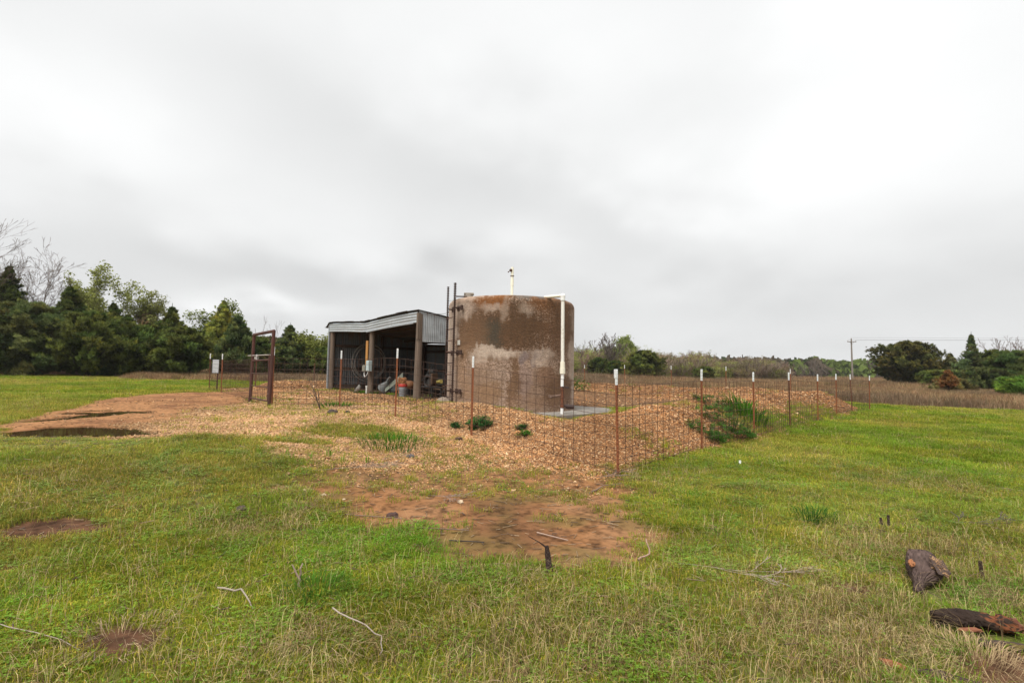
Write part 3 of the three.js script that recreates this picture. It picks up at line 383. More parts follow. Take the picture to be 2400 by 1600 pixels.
  const gf = thing('grey_funnel', 'pale grey plastic funnel lying on the shed floor behind the middle post', 'funnel', at(-3.15, 0.2, -0.5), SHED_TURN); part('cone', [new THREE.ConeGeometry(0.24, 0.5, 24, 1, true).rotateZ(-0.85).translate(0, 0.18, 0), new THREE.CylinderGeometry(0.035, 0.05, 0.22, 14).rotateZ(-0.85).translate(0.22, 0.4, 0)], grey, gf);
  const sl = thing('tin_offcut', 'bent pale tin offcut leaning inside the shed', 'tin sheet', at(-2.75, 0.05, -0.65), SHED_TURN); const og = new THREE.PlaneGeometry(0.34, 0.95, 6, 8); const op = og.attributes.position; for (let i = 0; i < op.count; i++) op.setZ(i, 0.09 * Math.sin(op.getX(i) * 8) + 0.12 * op.getY(i) ** 2); og.computeVertexNormals(); part('sheet', og.rotateX(-0.5).rotateZ(-0.75).translate(0, 0.42, 0), std(0.14, 0.15, 0.115, 0.8), sl);
  const bw = thing('white_bowl', 'white enamel bowl tipped on its side by the middle shed post', 'bowl', at(-3.85, 0.12, 0.3), SHED_TURN); const bg = new THREE.LatheGeometry([[0.001, 0], [0.1, 0.005], [0.17, 0.06], [0.2, 0.14], [0.205, 0.145], [0.16, 0.055], [0.09, 0.012]].map((p) => new THREE.Vector2(...p)), 28); part('bowl_body', bg.rotateX(0.95).rotateY(-0.5), std(0.72, 0.7, 0.66, 0.35), bw);
  const st = thing('pipe_stub', 'short white plastic pipe stub rising beside the middle shed post', 'pipe', at(-3.2, 0, 0.3)); part('pipe', [rod(V(0, -0.1, 0), V(0, 0.3, 0), 0.03, 0.03, 12), rod(V(0, 0.26, 0), V(0, 0.33, 0), 0.038, 0.038, 12)], std(0.7, 0.68, 0.62, 0.5), st);
  const tp = thing('dark_tarp', 'dark crumpled tarp heap on the shed floor left of the funnel', 'tarp', at(-3.4, 0.1, -0.9)); part('heap', lump(0.3, 3, 0.5, 31, 1.1, 0.85, 0.9), std(0.035, 0.045, 0.045, 0.8), tp);
  const cable = single('overhead_cable', tube([V(...inShed(-0.3, 3.0, -0.3)), V(...inShed(0.2, 3.0, -0.8)).lerp(onTank(-70, TANK_R, 3.3), 0.5).add(V(0, -0.05, 0)), onTank(-70, TANK_R, 3.35)], 0.008, 24, 5), std(0.12, 0.12, 0.12, 0.7), 'thin dark cable strung from the shed roof to the tank', 'cable');
}
// ---------------------------------------------------------------- yard fence: steel posts with white tips, welded wire, pipe gate
{
  const R = mulberry(411);
  const rustMap = (s, a, b) => texture(128, 256, (u, v) => { const n = tfbm(u, v, 6, 4, s), f = tnoise(u * 40, v * 80, 40, s + 7); const k = sstep(0.35, 0.65, n); return a.map((x, i) => lerp(x, b[i], k) * (0.8 + 0.4 * f)); });
  const rustA = std(1, 1, 1, 0.85, 0.1, { map: rustMap(111, [0.3, 0.1, 0.035], [0.18, 0.06, 0.026]) }), rustB = std(1, 1, 1, 0.85, 0.1, { map: rustMap(121, [0.2, 0.075, 0.035], [0.12, 0.042, 0.022]) });
  const white = std(1, 1, 1, 0.6, 0, { map: texture(128, 128, (u, v) => { const n = tfbm(u, v, 8, 3, 141), f = tnoise(u * 40, v * 12, 40, 143); const k = sstep(0.62, 0.8, n * 0.6 + f * 0.5); return [lerp(0.7, 0.38, k), lerp(0.72, 0.33, k), lerp(0.72, 0.28, k)]; }) }), wire = std(0.075, 0.038, 0.024, 0.75, 0.3), pipe = std(1, 1, 1, 0.75, 0.15, { map: rustMap(131, [0.085, 0.03, 0.02], [0.055, 0.022, 0.016]) });
  const H = 1.46, TIP = 0.21;
  const flange = (y0, y1, grow = 0) => { const h = y1 - y0, y = (y0 + y1) / 2; return [box(0.036 + grow, h, 0.007 + grow, 0, y, 0.012), box(0.006 + grow, h, 0.03, 0, y, -0.006)]; };
  const studs = []; for (let y = 0.06; y < H - TIP - 0.03; y += 0.055) studs.push(box(0.014, 0.018, 0.01, 0, y, 0.02));
  const shaftGeo = merge([...flange(-0.35, H - TIP), ...studs]), tipGeo = merge([...flange(H - TIP, H, 0.001), ...[0.05, 0.11, 0.16].map((k) => box(0.014, 0.018, 0.01, 0, H - TIP + k, 0.02))]), sleeve = merge([rbox(0.047, 0.13, 0.042, 0.008, 0, H - 0.055, 0)]);
  const posts = {};
  const face = Math.PI / 4 * 0.2;
  const post = (label, x, d, group, { m = rustA, tip = true, h = 1, dark = 1 } = {}) => { const o = thing('fence_post', label, 'fence post', W3(x, d), (R() - 0.5) * 0.5, group); o.scale.y = h; o.rotation.z = (R() - 0.5) * 0.05; o.rotation.x = (R() - 0.5) * 0.05; part('shaft', shaftGeo, m, o); if (tip) part('white_tip', tipGeo, white, o); return o; };
  const gNear = 'rusty steel fence posts with white tips along the front of the yard', gBack = 'rusty steel fence posts with white tips along the back of the yard';
  const right = [[1.5, 7.2], [3.5, 9.45], [5.43, 11.49], [7.55, 13.92], [9.57, 16.04], [11.47, 18.12], [13.58, 20.47], [15.22, 21.82]];
  const left = [[-0.71, 9.47], [-2.46, 11.0], [-4.42, 13.29], [-6.32, 13.62], [-11.42, 20.26], [-12.77, 21.73]];
  const nearCorner = post('tallest and nearest fence post, at the near corner with a white sleeve on its tip', ...right[0], gNear); part('sleeve', sleeve, white, nearCorner); nearCorner.scale.y = 1.0;
  right.slice(1).forEach(([x, d], i) => post(i === 6 ? 'rusty white-tipped fence post standing at the far right corner of the yard' : `rusty white-tipped fence post, ${ordinal(i + 1)} to the right of the near corner post`, x, d, gNear, { m: i % 3 === 2 ? rustB : rustA }));
  left.forEach(([x, d], i) => { if (i < 3) post(`orange-rust white-tipped fence post, ${ordinal(i + 1)} to the left of the near corner post`, x, d, gNear); else if (i === 3) post('white-tipped fence post standing right against the right gate upright', x, d, gNear, { h: 1.06 }); else if (i === 4) post('rusty white-tipped fence post on the grass second from the left fence end', x, d, gNear, { h: 1.05 }); else post('rusty fence post at the left end carrying a white notice', x, d, gNear, { m: rustB, h: 1.05 }); });
  const brace = single('corner_brace', [rod(V(0, -0.1, 0), V(0, 1.0, 0), 0.028, 0.028, 8), rod(V(-0.3, 0.42, 0), V(0, 0.4, 0), 0.016, 0.016, 6)].map((g) => g.translate(-12.35, groundHeight(-12.35, 21.55), -21.55)), pipe, 'short dark pipe brace beside the left end fence post', 'fence brace');
  const sign = thing('notice_sign', 'small white notice board wired to the left end fence post', 'sign', [-12.42, groundHeight(-12.5, 21.6) + 1.0, -21.5], 0.35); part('board', rbox(0.24, 0.56, 0.015, 0.004), std(0.62, 0.64, 0.66, 0.5), sign); part('border', [box(0.25, 0.02, 0.02, 0, 0.28, 0), box(0.25, 0.02, 0.02, 0, -0.28, 0), box(0.018, 0.56, 0.02, 0.12, 0, 0), box(0.018, 0.56, 0.02, -0.12, 0, 0)], std(0.12, 0.12, 0.12, 0.6), sign);
  const cR = right[7], cL = left[5], back = fromAB(LONG_A, LONG_B);
  const bR = [1, 2, 3, 4, 5].map((k) => { const x = lerp(cR[0], back[0], (k * 3.05) / 21.5), d = lerp(cR[1], back[1], (k * 3.05) / 21.5); post(`distant white-tipped fence post behind the far gravel bank, ${ordinal(k)} from the far right corner`, x, d, gBack, { h: 1.02 }); return [x, d]; });
  const bL = [[-11.9, 23.9], [-10.1, 26.3], [-8.1, 28.4], [-6.1, 30.5]]; bL.forEach(([x, d], k) => post(k ? `plain rusty fence post behind the left gravel bank, ${ordinal(k)} right of the gate` : 'white-tipped fence post behind the left gravel bank, seen through the gate frame', x, d, gBack, { tip: k === 0, m: rustB, h: k === 0 ? 1.1 : 1.0 }));
  // welded wire: each wire a piece of its own on the near runs
  const rows = [0.06, 0.21, 0.36, 0.51, 0.66, 0.81, 0.96, 1.11, 1.25];
  const wireH = new THREE.CylinderGeometry(0.0036, 0.0036, 1, 5, 1, true).translate(0, 0.5, 0);
  const run = (label, pts, step, single_, r = 0.0036) => {
    const o = thing('wire_fence', label, 'wire fence', W3(...pts[0]));
    const P = pts.map(([x, d]) => V(x, groundHeight(x, d), -d).sub(o.position)), loose = [];
    let total = 0; const seg = P.slice(1).map((p, i) => { const l = Math.hypot(p.x - P[i].x, p.z - P[i].z); total += l; return l; });
    const at = (s) => { let i = 0; while (i < seg.length - 1 && s > seg[i]) { s -= seg[i]; i++; } const f = clamp(s / seg[i]); const p = P[i].clone().lerp(P[i + 1], f); p.y += -0.012 * Math.sin(f * Math.PI); const bulge = 0.02 * Math.sin(f * Math.PI) * Math.sin(i * 2.1 + 1); p.x += bulge; return p; };
    const n = Math.floor(total / step);
    for (let k = 0; k <= n; k++) { const b = at(k * step), lean = (R() - 0.5) * 0.012; const a = V(b.x, b.y + 0.0, b.z), t = V(b.x + lean, b.y + 1.255, b.z + lean); if (single_) { const m = part('vertical_wire', wireH, wire, o); m.position.copy(a); m.scale.y = 1.255; m.rotation.set(lean, 0, -lean); } else loose.push(rod(a, t, r, r, 4, true)); }
    rows.forEach((y, j) => { const q = []; const m = Math.max(8, Math.round(total / 0.75)); for (let k = 0; k <= m; k++) { const p = at(total * k / m); q.push(V(p.x + 0.005, p.y + y + 0.012 * Math.sin(k * 0.9 + j * 1.3) * Math.sin(k * 0.37 + j), p.z + 0.005)); } const g = new THREE.TubeGeometry(new THREE.CatmullRomCurve3(q), m * 2, r, 4); if (single_) part('horizontal_wire', g, wire, o); else loose.push(g); });
    if (!single_) tag(part('wire_mesh', loose, wire, o), null, null, null, 'stuff');
    return o;
  };
  run('welded wire mesh fence running right from the near corner along the grass', right, 0.2, true);
  run('welded wire mesh fence between the near corner post and the gate', [right[0], ...left.slice(0, 3), [-6.22, 13.35]], 0.2, true);
  run('welded wire mesh fence left of the gate ending at the white notice', [[-7.75, 15.2], [-9.5, 17.7], left[4], left[5]], 0.2, true);
  run('thin wire mesh fence along the back right of the yard behind the far bank', [cR, ...bR, back], 0.2, false, 0.003);
  run('thin wire mesh fence along the back left of the yard', [cL, ...bL, back], 0.25, false, 0.003);

  // pipe frame and the gate hung in it
  const gl = V(...W3(-7.66, 15.08)), gr = V(...W3(-6.29, 13.37));
  const fr = thing('gate_frame', 'tall dark red pipe frame of two uprights and a top bar at the yard entrance', 'gate frame', gl.toArray());
  const rel = gr.clone().sub(gl), T = 1.97, up = 0.05;
  part('upright', rod(V(0, -0.3, 0), V(up * 0.9, T, 0), 0.044, 0.044, 16), pipe, fr); part('upright', rod(V(rel.x, rel.y - 0.3, rel.z), V(rel.x + up, rel.y + T - 0.02, rel.z), 0.044, 0.044, 16), pipe, fr);
  part('top_bar', [rod(V(up, T, 0), V(rel.x + up, rel.y + T - 0.02, rel.z), 0.042, 0.042, 16), new THREE.SphereGeometry(0.045, 14, 10).translate(up, T, 0), new THREE.SphereGeometry(0.045, 14, 10).translate(rel.x + up, rel.y + T - 0.02, rel.z)], pipe, fr);
  const gate = thing('yard_gate', 'low rusty wire-filled pipe gate closed between the dark red uprights', 'gate', gl.toArray());
  const u = rel.clone(); u.y = 0; const on = (f, y) => V(u.x * f, rel.y * f + y, u.z * f);
  for (const f of [0.055, 0.94]) part('stile', rod(on(f, 0.12), on(f, 1.34), 0.024, 0.024, 10), pipe, gate);
  for (const [y, r, m] of [[0.12, 0.022, pipe], [0.48, 0.014, wire], [0.83, 0.014, wire], [1.2, 0.022, pipe]]) part('rail', rod(on(0.05, y), on(0.94, y), r, r, 8), m, gate);
  part('latch_bar', rod(on(-0.22, 1.36), on(0.97, 1.33), 0.012, 0.012, 8), std(0.45, 0.4, 0.36, 0.6, 0.2), gate);
  for (let k = 1; k < 10; k++) part('vertical_wire', rod(on(0.055 + 0.0885 * k, 0.12), on(0.055 + 0.0885 * k, 1.3), 0.004, 0.004, 4), wire, gate);
  for (const y of [0.28, 0.64, 1.0, 1.3]) part('horizontal_wire', rod(on(0.055, y), on(0.94, y), 0.004, 0.004, 4), wire, gate);
  part('latch', [rbox(0.05, 0.06, 0.05, 0.01).translate(...on(0.22, 1.27).toArray()), new THREE.TorusGeometry(0.05, 0.006, 6, 18).translate(...on(0.3, 1.28).toArray()), rod(on(0.97, 0.35), on(0.9, 0.2), 0.014, 0.014, 6)], std(0.5, 0.47, 0.42, 0.5, 0.3), gate);
}
// ---------------------------------------------------------------- trees
const leafMat = (trans = 0.3) => new THREE.MeshPhysicalMaterial({ color: 0xffffff, roughness: 1, side: THREE.DoubleSide, vertexColors: true, transmission: trans, thickness: 0, specularIntensity: 0.06 });
const barkDark = std(0.06, 0.042, 0.03, 0.95), barkGrey = std(0.13, 0.1, 0.08, 0.95), barkBrown = std(0.11, 0.075, 0.055, 0.95);
const LEAF = leafMat(0.25), NEEDLE = leafMat(0.12);
// juniper spray: a fan of narrow blades about its own +y
function sprayGeo(seed, n, len, wid, spread) { const R = mulberry(seed), t = new Tris(); for (let i = 0; i < n; i++) { const q = R() * 6.283, e = spread * (0.25 + 0.75 * R()), l = len * (0.55 + 0.45 * R()), dir = [Math.sin(e) * Math.cos(q), Math.cos(e), Math.sin(e) * Math.sin(q)], o = (R() * 0.35) * len, p0 = [0, o, 0], tip = [dir[0] * l, o + dir[1] * l, dir[2] * l]; const sx = -Math.sin(q) * wid, sz = Math.cos(q) * wid, mid = [dir[0] * l * 0.45, o + dir[1] * l * 0.5, dir[2] * l * 0.45], k = 0.7 + 0.6 * R(), c = [k, k * (0.95 + 0.1 * R()), k * 0.9]; t.quad(p0, [mid[0] + sx, mid[1], mid[2] + sz], tip, [mid[0] - sx, mid[1], mid[2] - sz], c); } return t.geo(); }
const SPRAYS = [sprayGeo(1, 18, 0.34, 0.024, 1.25), sprayGeo(2, 20, 0.32, 0.022, 1.4)];
// broad leaf cluster: small flat leaves scattered about the origin
function leafGeo(seed, n, r, size) { const R = mulberry(seed), t = new Tris(); for (let i = 0; i < n; i++) { const p = [(R() - 0.5) * 2 * r, (R() - 0.5) * 2 * r, (R() - 0.5) * 2 * r], q = R() * 6.283, e = R() * 3.14, s = size * (0.6 + 0.8 * R()), a = [Math.cos(q) * s, Math.sin(e) * s * 0.6, Math.sin(q) * s], b = [-Math.sin(q) * s * 0.5, Math.cos(e) * s * 0.5, Math.cos(q) * s * 0.5], k = 0.75 + 0.5 * R(), c = [k, k, k * 0.85]; const add = (m, n2) => [p[0] + a[0] * m + b[0] * n2, p[1] + a[1] * m + b[1] * n2, p[2] + a[2] * m + b[2] * n2]; t.quad(add(0, 0), add(0.5, 1), add(1, 0), add(0.5, -1), c); } return t.geo(); }
const LEAVES = [leafGeo(11, 16, 0.3, 0.1), leafGeo(12, 12, 0.42, 0.12)];
const UP = V(0, 1, 0);
function conifer(name, label, cat, x, d, h, w, { col = [0.03, 0.045, 0.013], n = 1500, seed = 1, shape = 'cone', base = 0.03, spray = 0, tilt = 0.5, scale = 1, lift = 0, group, tips = 0.15 } = {}) {
  const R = mulberry(seed * 7919 + 3), o = thing(name, label, cat, W3(x, d, lift), R() * 6.28, group);
  const rad = shape === 'cone' ? (t) => Math.pow(1 - t, 0.75) * (0.55 + 0.45 * sstep(0, 0.22, t)) : shape === 'spire' ? (t) => Math.pow(1 - t, 1.25) * (0.6 + 0.4 * sstep(0, 0.15, t)) : shape === 'round' ? (t) => Math.sqrt(Math.max(0, 1 - ((t - 0.38) / 0.64) ** 2)) : (t) => Math.pow(Math.sin(Math.PI * clamp(0.1 + 0.9 * t) ** 0.8), 0.65);
  const tk = new Tris(); const lean = [(R() - 0.5) * 0.05 * h, (R() - 0.5) * 0.05 * h]; tk.stick([0, -0.3, 0], [lean[0] * 0.5, h * 0.5, lean[1] * 0.5], h * 0.022, h * 0.014, 7); tk.stick([lean[0] * 0.5, h * 0.5, lean[1] * 0.5], [lean[0], h * 0.97, lean[1]], h * 0.014, h * 0.002, 6);
  const rows = [], limbs = Math.round(34 + h * 9), per = Math.max(6, Math.round(1.7 * n / limbs));
  for (let k = 0; k < limbs; k++) {
    const t = base + (1 - base) * Math.pow((k + R()) / limbs, 0.92), phi = k * 2.399 + R() * 0.8, lobe = 1 + 0.28 * Math.sin(phi * 2 + seed) * (shape === 'round' ? 0.6 : 1), reach = w / 2 * rad(t) * (0.55 + 0.62 * R()) * lobe, y0 = h * t * 0.93 - reach * 0.1, rise = tilt * (0.6 + 0.8 * R()) * (1.1 - t), lb = 0.55 + 0.85 * R(), yel = R() * 0.45;  // lb paints sunlit and shaded limbs into the foliage colour
    const cx = lean[0] * t, cz = lean[1] * t, end = [cx + Math.cos(phi) * reach, y0 + reach * rise, cz + Math.sin(phi) * reach];
    if (k % 2 === 0) tk.stick([cx, y0, cz], end, 0.012 * h * (1 - t) + 0.012, 0.006, 4);
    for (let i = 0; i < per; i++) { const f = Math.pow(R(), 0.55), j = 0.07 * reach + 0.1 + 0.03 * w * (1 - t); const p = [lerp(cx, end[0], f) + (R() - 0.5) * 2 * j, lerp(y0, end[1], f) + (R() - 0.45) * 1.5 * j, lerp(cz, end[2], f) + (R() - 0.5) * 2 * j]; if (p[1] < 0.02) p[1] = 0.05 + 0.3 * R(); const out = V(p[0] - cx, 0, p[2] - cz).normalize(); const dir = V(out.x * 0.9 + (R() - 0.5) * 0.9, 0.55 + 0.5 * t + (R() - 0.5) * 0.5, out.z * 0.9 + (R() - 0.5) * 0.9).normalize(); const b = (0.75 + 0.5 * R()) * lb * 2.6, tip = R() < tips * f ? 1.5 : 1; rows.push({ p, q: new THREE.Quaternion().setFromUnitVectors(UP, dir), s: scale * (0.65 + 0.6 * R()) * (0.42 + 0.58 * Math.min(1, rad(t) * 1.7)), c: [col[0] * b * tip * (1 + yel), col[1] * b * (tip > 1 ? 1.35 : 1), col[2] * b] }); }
  }
  for (let k = 0; k < 14; k++) rows.push({ p: [lean[0], h * (0.88 + 0.009 * k), lean[1]], ry: k, s: scale * (0.5 - 0.025 * k), c: [col[0] * 1.3, col[1] * 1.1, col[2]] });
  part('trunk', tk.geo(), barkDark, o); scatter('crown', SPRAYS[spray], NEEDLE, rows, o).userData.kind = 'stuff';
  return o;
}
// bare branching wood; returns the tips
function grow(t, R, a, dir, len, r, depth, tips, { bend = 0.35, split = 3, shrink = 0.7, upward = 0.1, minR = 0.004 } = {}) {
  let p = a, dv = dir.clone(); const seg = depth > 3 ? 3 : 2;
  for (let s = 0; s < seg; s++) { dv = dv.clone().add(V((R() - 0.5) * bend, (R() - 0.5) * bend + upward * 0.5, (R() - 0.5) * bend)).normalize(); const q = [p[0] + dv.x * len / seg, p[1] + dv.y * len / seg, p[2] + dv.z * len / seg]; const r2 = r * 0.88; t.stick(p, q, Math.max(r, minR), Math.max(r2, minR), depth > 3 ? 5 : 3); p = q; r = r2; if (depth > 1 && s < seg - 1 && R() < 0.75) { const side = dv.clone().add(V((R() - 0.5) * 2, (R() - 0.3) * 1.2, (R() - 0.5) * 2).multiplyScalar(0.8)).normalize(); grow(t, R, p, side, len * shrink * 0.8, r * 0.55, depth - 1, tips, { bend, split, shrink, upward, minR }); } }
  if (depth <= 0) { tips.push(p); return; }
  for (let k = 0; k < split; k++) { const nd = dv.clone().add(V((R() - 0.5) * 1.5, (R() - 0.5) * 1.1 + upward, (R() - 0.5) * 1.5).multiplyScalar(0.75)).normalize(); grow(t, R, p, nd, len * shrink * (0.8 + 0.4 * R()), r * 0.62, depth - 1, tips, { bend, split, shrink, upward, minR }); }
}
function bareTree(name, label, x, d, h, { seed = 1, lean = [0, 0], depth = 5, mat = barkGrey, leaves, split = 2, r = 0.02, stems = 1, group, trunkLen = 0.3, scale = 1, upward = 0.14, wide = 1, per = 2, minR = 0.014 } = {}) {
  const R = mulberry(seed * 104729 + 11), o = thing(name, label, 'tree', W3(x, d), 0, group), t = new Tris(), tips = [];
  for (let s = 0; s < stems; s++) { const q = s / stems * 6.28 + R(); grow(t, R, [Math.cos(q) * 0.15 * (stems > 1), -0.2, Math.sin(q) * 0.15 * (stems > 1)], V(lean[0] + (stems > 1 ? Math.cos(q) * 0.35 : 0), 1, lean[1] + (stems > 1 ? Math.sin(q) * 0.35 : 0)).normalize(), h * trunkLen, h * r, depth, tips, { split, upward, minR }); }
  let top = 0; for (let i = 1; i < t.p.length; i += 3) top = Math.max(top, t.p[i]); const k = h / top; for (let i = 0; i < t.p.length; i += 3) { t.p[i] *= k * wide; t.p[i + 1] *= k; t.p[i + 2] *= k * wide; }
  part('trunk', t.geo(), mat, o);
  if (leaves) { const rows = []; for (const p of tips) for (let i = 0; i < per; i++) { const b = 0.75 + 0.5 * R(); rows.push({ p: [(p[0] + (R() - 0.5) * 0.5) * k * wide, (p[1] + (R() - 0.6) * 0.6) * k, (p[2] + (R() - 0.5) * 0.5) * k * wide], ry: R() * 6, rx: R() * 3, s: scale * (0.6 + 0.7 * R()), c: leaves.map((m) => m * b) }); } scatter('crown', LEAVES[1], LEAF, rows, o).userData.kind = 'stuff'; }
  return o;
}
{
  const gl = 'dark cedars along the left edge of the pasture', gm = 'small evergreens in front of the far thicket', gr = 'evergreens at the right edge of the brown field';
  const D1 = [0.026, 0.04, 0.011], D2 = [0.034, 0.05, 0.014], D3 = [0.03, 0.048, 0.019], Y1 = [0.075, 0.1, 0.022], Y2 = [0.15, 0.17, 0.05];
  // left: px below are just how far across each stands, from left to right
  conifer('cedar_tree', 'tallest dark cedar at the left picture edge, below the bare tree', 'tree', -43.5, 44, 9.9, 6.2, { col: D1, n: 2600, seed: 1, group: gl });
  conifer('cedar_tree', 'broad rounded grey-green cedar in front at the left picture edge', 'tree', -35.8, 37.5, 5.8, 6.6, { col: [0.04, 0.055, 0.021], n: 3000, seed: 2, shape: 'round', group: gl, tilt: 0.35, base: 0.0 });
  conifer('cedar_tree', 'pointed dark cedar rising behind the broad rounded left cedar', 'tree', -37.6, 43, 7.9, 5.0, { col: D1, n: 2400, seed: 3, group: gl });
  conifer('cedar_tree', 'wide dark cedar just right of the broad rounded left cedar', 'tree', -32.6, 39.5, 5.3, 6.0, { col: D2, n: 2600, seed: 4, shape: 'round', group: gl, base: 0.0 });
  conifer('cedar_tree', 'dark cedar with a leaning tip below the yellow-green tree', 'tree', -34.8, 44.5, 6.6, 4.6, { col: D1, n: 2000, seed: 5, group: gl });
  conifer('cedar_tree', 'plain green cedar left of the grey-topped tree', 'tree', -30.4, 40.5, 5.2, 4.6, { col: D2, n: 2000, seed: 6, group: gl, base: 0.0 });
  conifer('cedar_tree', 'grey-green thin-topped pine standing behind the left cedar row', 'tree', -35, 49, 7.2, 5.2, { col: [0.06, 0.06, 0.035], n: 1100, seed: 7, spray: 1, group: gl });
  conifer('cedar_tree', 'dark cedar with two pointed tips left of the yellow-green saplings', 'tree', -29.2, 43.5, 6.3, 4.6, { col: D2, n: 2200, seed: 8, group: gl, base: 0.0 });
  conifer('cedar_tree', 'low dense dome-shaped cedar in front of the left row', 'tree', -24.8, 38.5, 3.9, 4.3, { col: D1, n: 2200, seed: 9, shape: 'round', group: gl, base: 0.0 });
  conifer('cedar_tree', 'yellow-green feathery evergreen left of the gate frame', 'tree', -24.8, 43.5, 6.9, 4.2, { col: [0.07, 0.095, 0.024], n: 1500, seed: 10, spray: 1, group: gl, tilt: 1.1, tips: 0.4 });
  conifer('cedar_tree', 'dark sloping cedar just left of the gate frame', 'tree', -22.2, 41.5, 5.3, 4.6, { col: D3, n: 2400, seed: 11, group: gl, base: 0.0 });
  conifer('cedar_tree', 'small blue-green cedar seen inside the gate frame', 'tree', -20.9, 46, 3.2, 3.2, { col: D3, n: 1000, seed: 12, group: gl, base: 0.0 });
  conifer('cedar_tree', 'pointed dark cedar between the gate frame and the shed', 'tree', -20.2, 46.5, 5.0, 4.4, { col: D3, n: 2000, seed: 13, group: gl, base: 0.0 });
  conifer('cedar_tree', 'squat dark cedar filling the gap at the foot of the left row', 'tree', -28.0, 40.5, 4.3, 5.4, { col: D1, n: 2200, seed: 14, shape: 'round', group: gl, base: 0.0 });
  conifer('cedar_tree', 'low dark cedar with ragged outline behind the left fence end', 'tree', -22.6, 44.5, 3.8, 4.4, { col: D1, n: 1600, seed: 15, shape: 'round', group: gl, base: 0.0 });
  conifer('cedar_tree', 'dark green cedar against the left edge of the shed', 'tree', -16.3, 47, 3.0, 4.2, { col: D2, n: 1600, seed: 16, shape: 'round', group: gl, base: 0.0 });
  conifer('cedar_tree', 'dark cedar partly hidden behind the left edge of the picture', 'tree', -40.3, 39, 6.6, 5.4, { col: D2, n: 2400, seed: 17, group: gl, base: 0.0 });
  conifer('cedar_tree', 'faded cedar low behind the gate frame right upright', 'tree', -24.6, 52, 4.2, 5, { col: [0.05, 0.055, 0.028], n: 1500, seed: 18, shape: 'round', group: gl, base: 0.0 });
  bareTree('bare_tree', 'tall leafless tree reaching over the cedars at the left picture edge', -43.2, 42.5, 14.8, { seed: 5, lean: [0.1, 0], depth: 7, stems: 3, split: 2, r: 0.013, wide: 1.05, upward: 0.06, mat: barkBrown, minR: 0.008 });
  bareTree('budding_tree', 'pale yellow-green budding tree behind the left cedars', -38.6, 48, 10.2, { seed: 8, depth: 6, leaves: [0.27, 0.29, 0.09], stems: 2, r: 0.012, scale: 0.95, wide: 0.75, per: 2 });
  bareTree('budding_tree', 'thin pale green budding tree sloping right behind the left cedars', -35.6, 49, 8.0, { seed: 9, depth: 6, leaves: [0.27, 0.28, 0.1], stems: 1, r: 0.012, scale: 0.8, wide: 0.9, lean: [0.3, 0] });
  bareTree('budding_tree', 'yellow-green leafy saplings above the cedars left of the gate', -27.2, 47.5, 6.9, { seed: 14, depth: 5, leaves: [0.17, 0.2, 0.05], stems: 3, r: 0.01, scale: 0.95, per: 3, wide: 0.8 });
  bareTree('bush', 'yellow-green budding bush right beside the shed', -18.7, 47.5, 4.1, { seed: 21, depth: 5, leaves: [0.2, 0.22, 0.06], stems: 4, r: 0.01, scale: 1.0, per: 3, wide: 1.1 });
  bareTree('bush', 'pale green bush partly hidden by the shed wall', -16.6, 49, 4.2, { seed: 22, depth: 5, leaves: [0.19, 0.2, 0.065], stems: 4, r: 0.01, scale: 1.0, per: 2, wide: 1.1 });
  bareTree('bare_sapling', 'slim bare sapling above the gate frame left upright', -23.4, 47, 5.7, { seed: 31, depth: 4, r: 0.008, wide: 0.6, trunkLen: 0.45 });
  bareTree('bare_sapling', 'slim bare sapling above the gate frame top bar', -22.2, 47.5, 5.4, { seed: 32, depth: 4, r: 0.008, wide: 0.6, trunkLen: 0.45 });

  // middle distance, right of the tank
  const far = (px, dd) => (px - 1176) / 1176 * dd;
  bareTree('bare_tree', 'rounded leafless tree standing in the thicket right of the tank', far(1393, 84), 84, 7.6, { seed: 41, depth: 6, split: 2, stems: 2, r: 0.014, wide: 1.15, mat: barkGrey, minR: 0.022 });
  bareTree('budding_tree', 'light green budding tree right behind the rounded bare tree', far(1437, 90), 90, 7.6, { seed: 42, depth: 6, leaves: [0.22, 0.26, 0.08], stems: 2, r: 0.012, scale: 1.2, per: 3 });
  conifer('cedar_tree', 'broad dark cedar in front of the thicket right of the tank', 'tree', far(1482, 66), 66, 4.2, 5.2, { col: D2, n: 2400, seed: 51, shape: 'round', group: gm, base: 0.0 });
  conifer('cedar_tree', 'low dark cedar left of the broad cedar by the thicket', 'tree', far(1418, 76), 76, 2.9, 3.6, { col: D1, n: 1000, seed: 52, shape: 'round', group: gm, base: 0.0 });
  conifer('cedar_tree', 'dark low evergreen close to the right edge of the tank', 'tree', far(1376, 78), 78, 3.4, 3.6, { col: D1, n: 1000, seed: 53, shape: 'round', group: gm, base: 0.0 });
  conifer('cedar_tree', 'small round cedar alone in the field behind the second right fence post', 'tree', far(1618, 72), 72, 2.4, 2.6, { col: D2, n: 900, seed: 54, shape: 'round', group: gm, base: 0.0 });
  conifer('cedar_tree', 'little upright green evergreen in front of the brown woods', 'tree', far(1773, 95), 95, 2.9, 1.7, { col: [0.045, 0.085, 0.03], n: 600, seed: 55, group: gm });
  for (const [px, dd, h, s, lab] of [[1865, 125, 6.2, 61, 'cluster of bare twiggy trees left of the utility pole'], [1845, 130, 5.0, 62, 'smaller bare twiggy tree left of the bare cluster'], [1885, 128, 5.6, 63, 'bare twiggy tree right of the bare cluster near the pole'], [1335, 92, 6.8, 64, 'reddish bare tree rising at the right edge of the tank']]) bareTree('bare_tree', lab, far(px, dd), dd, h, { seed: s, depth: 5, stems: 3, split: 2, r: 0.008, mat: barkGrey, wide: 0.8 });
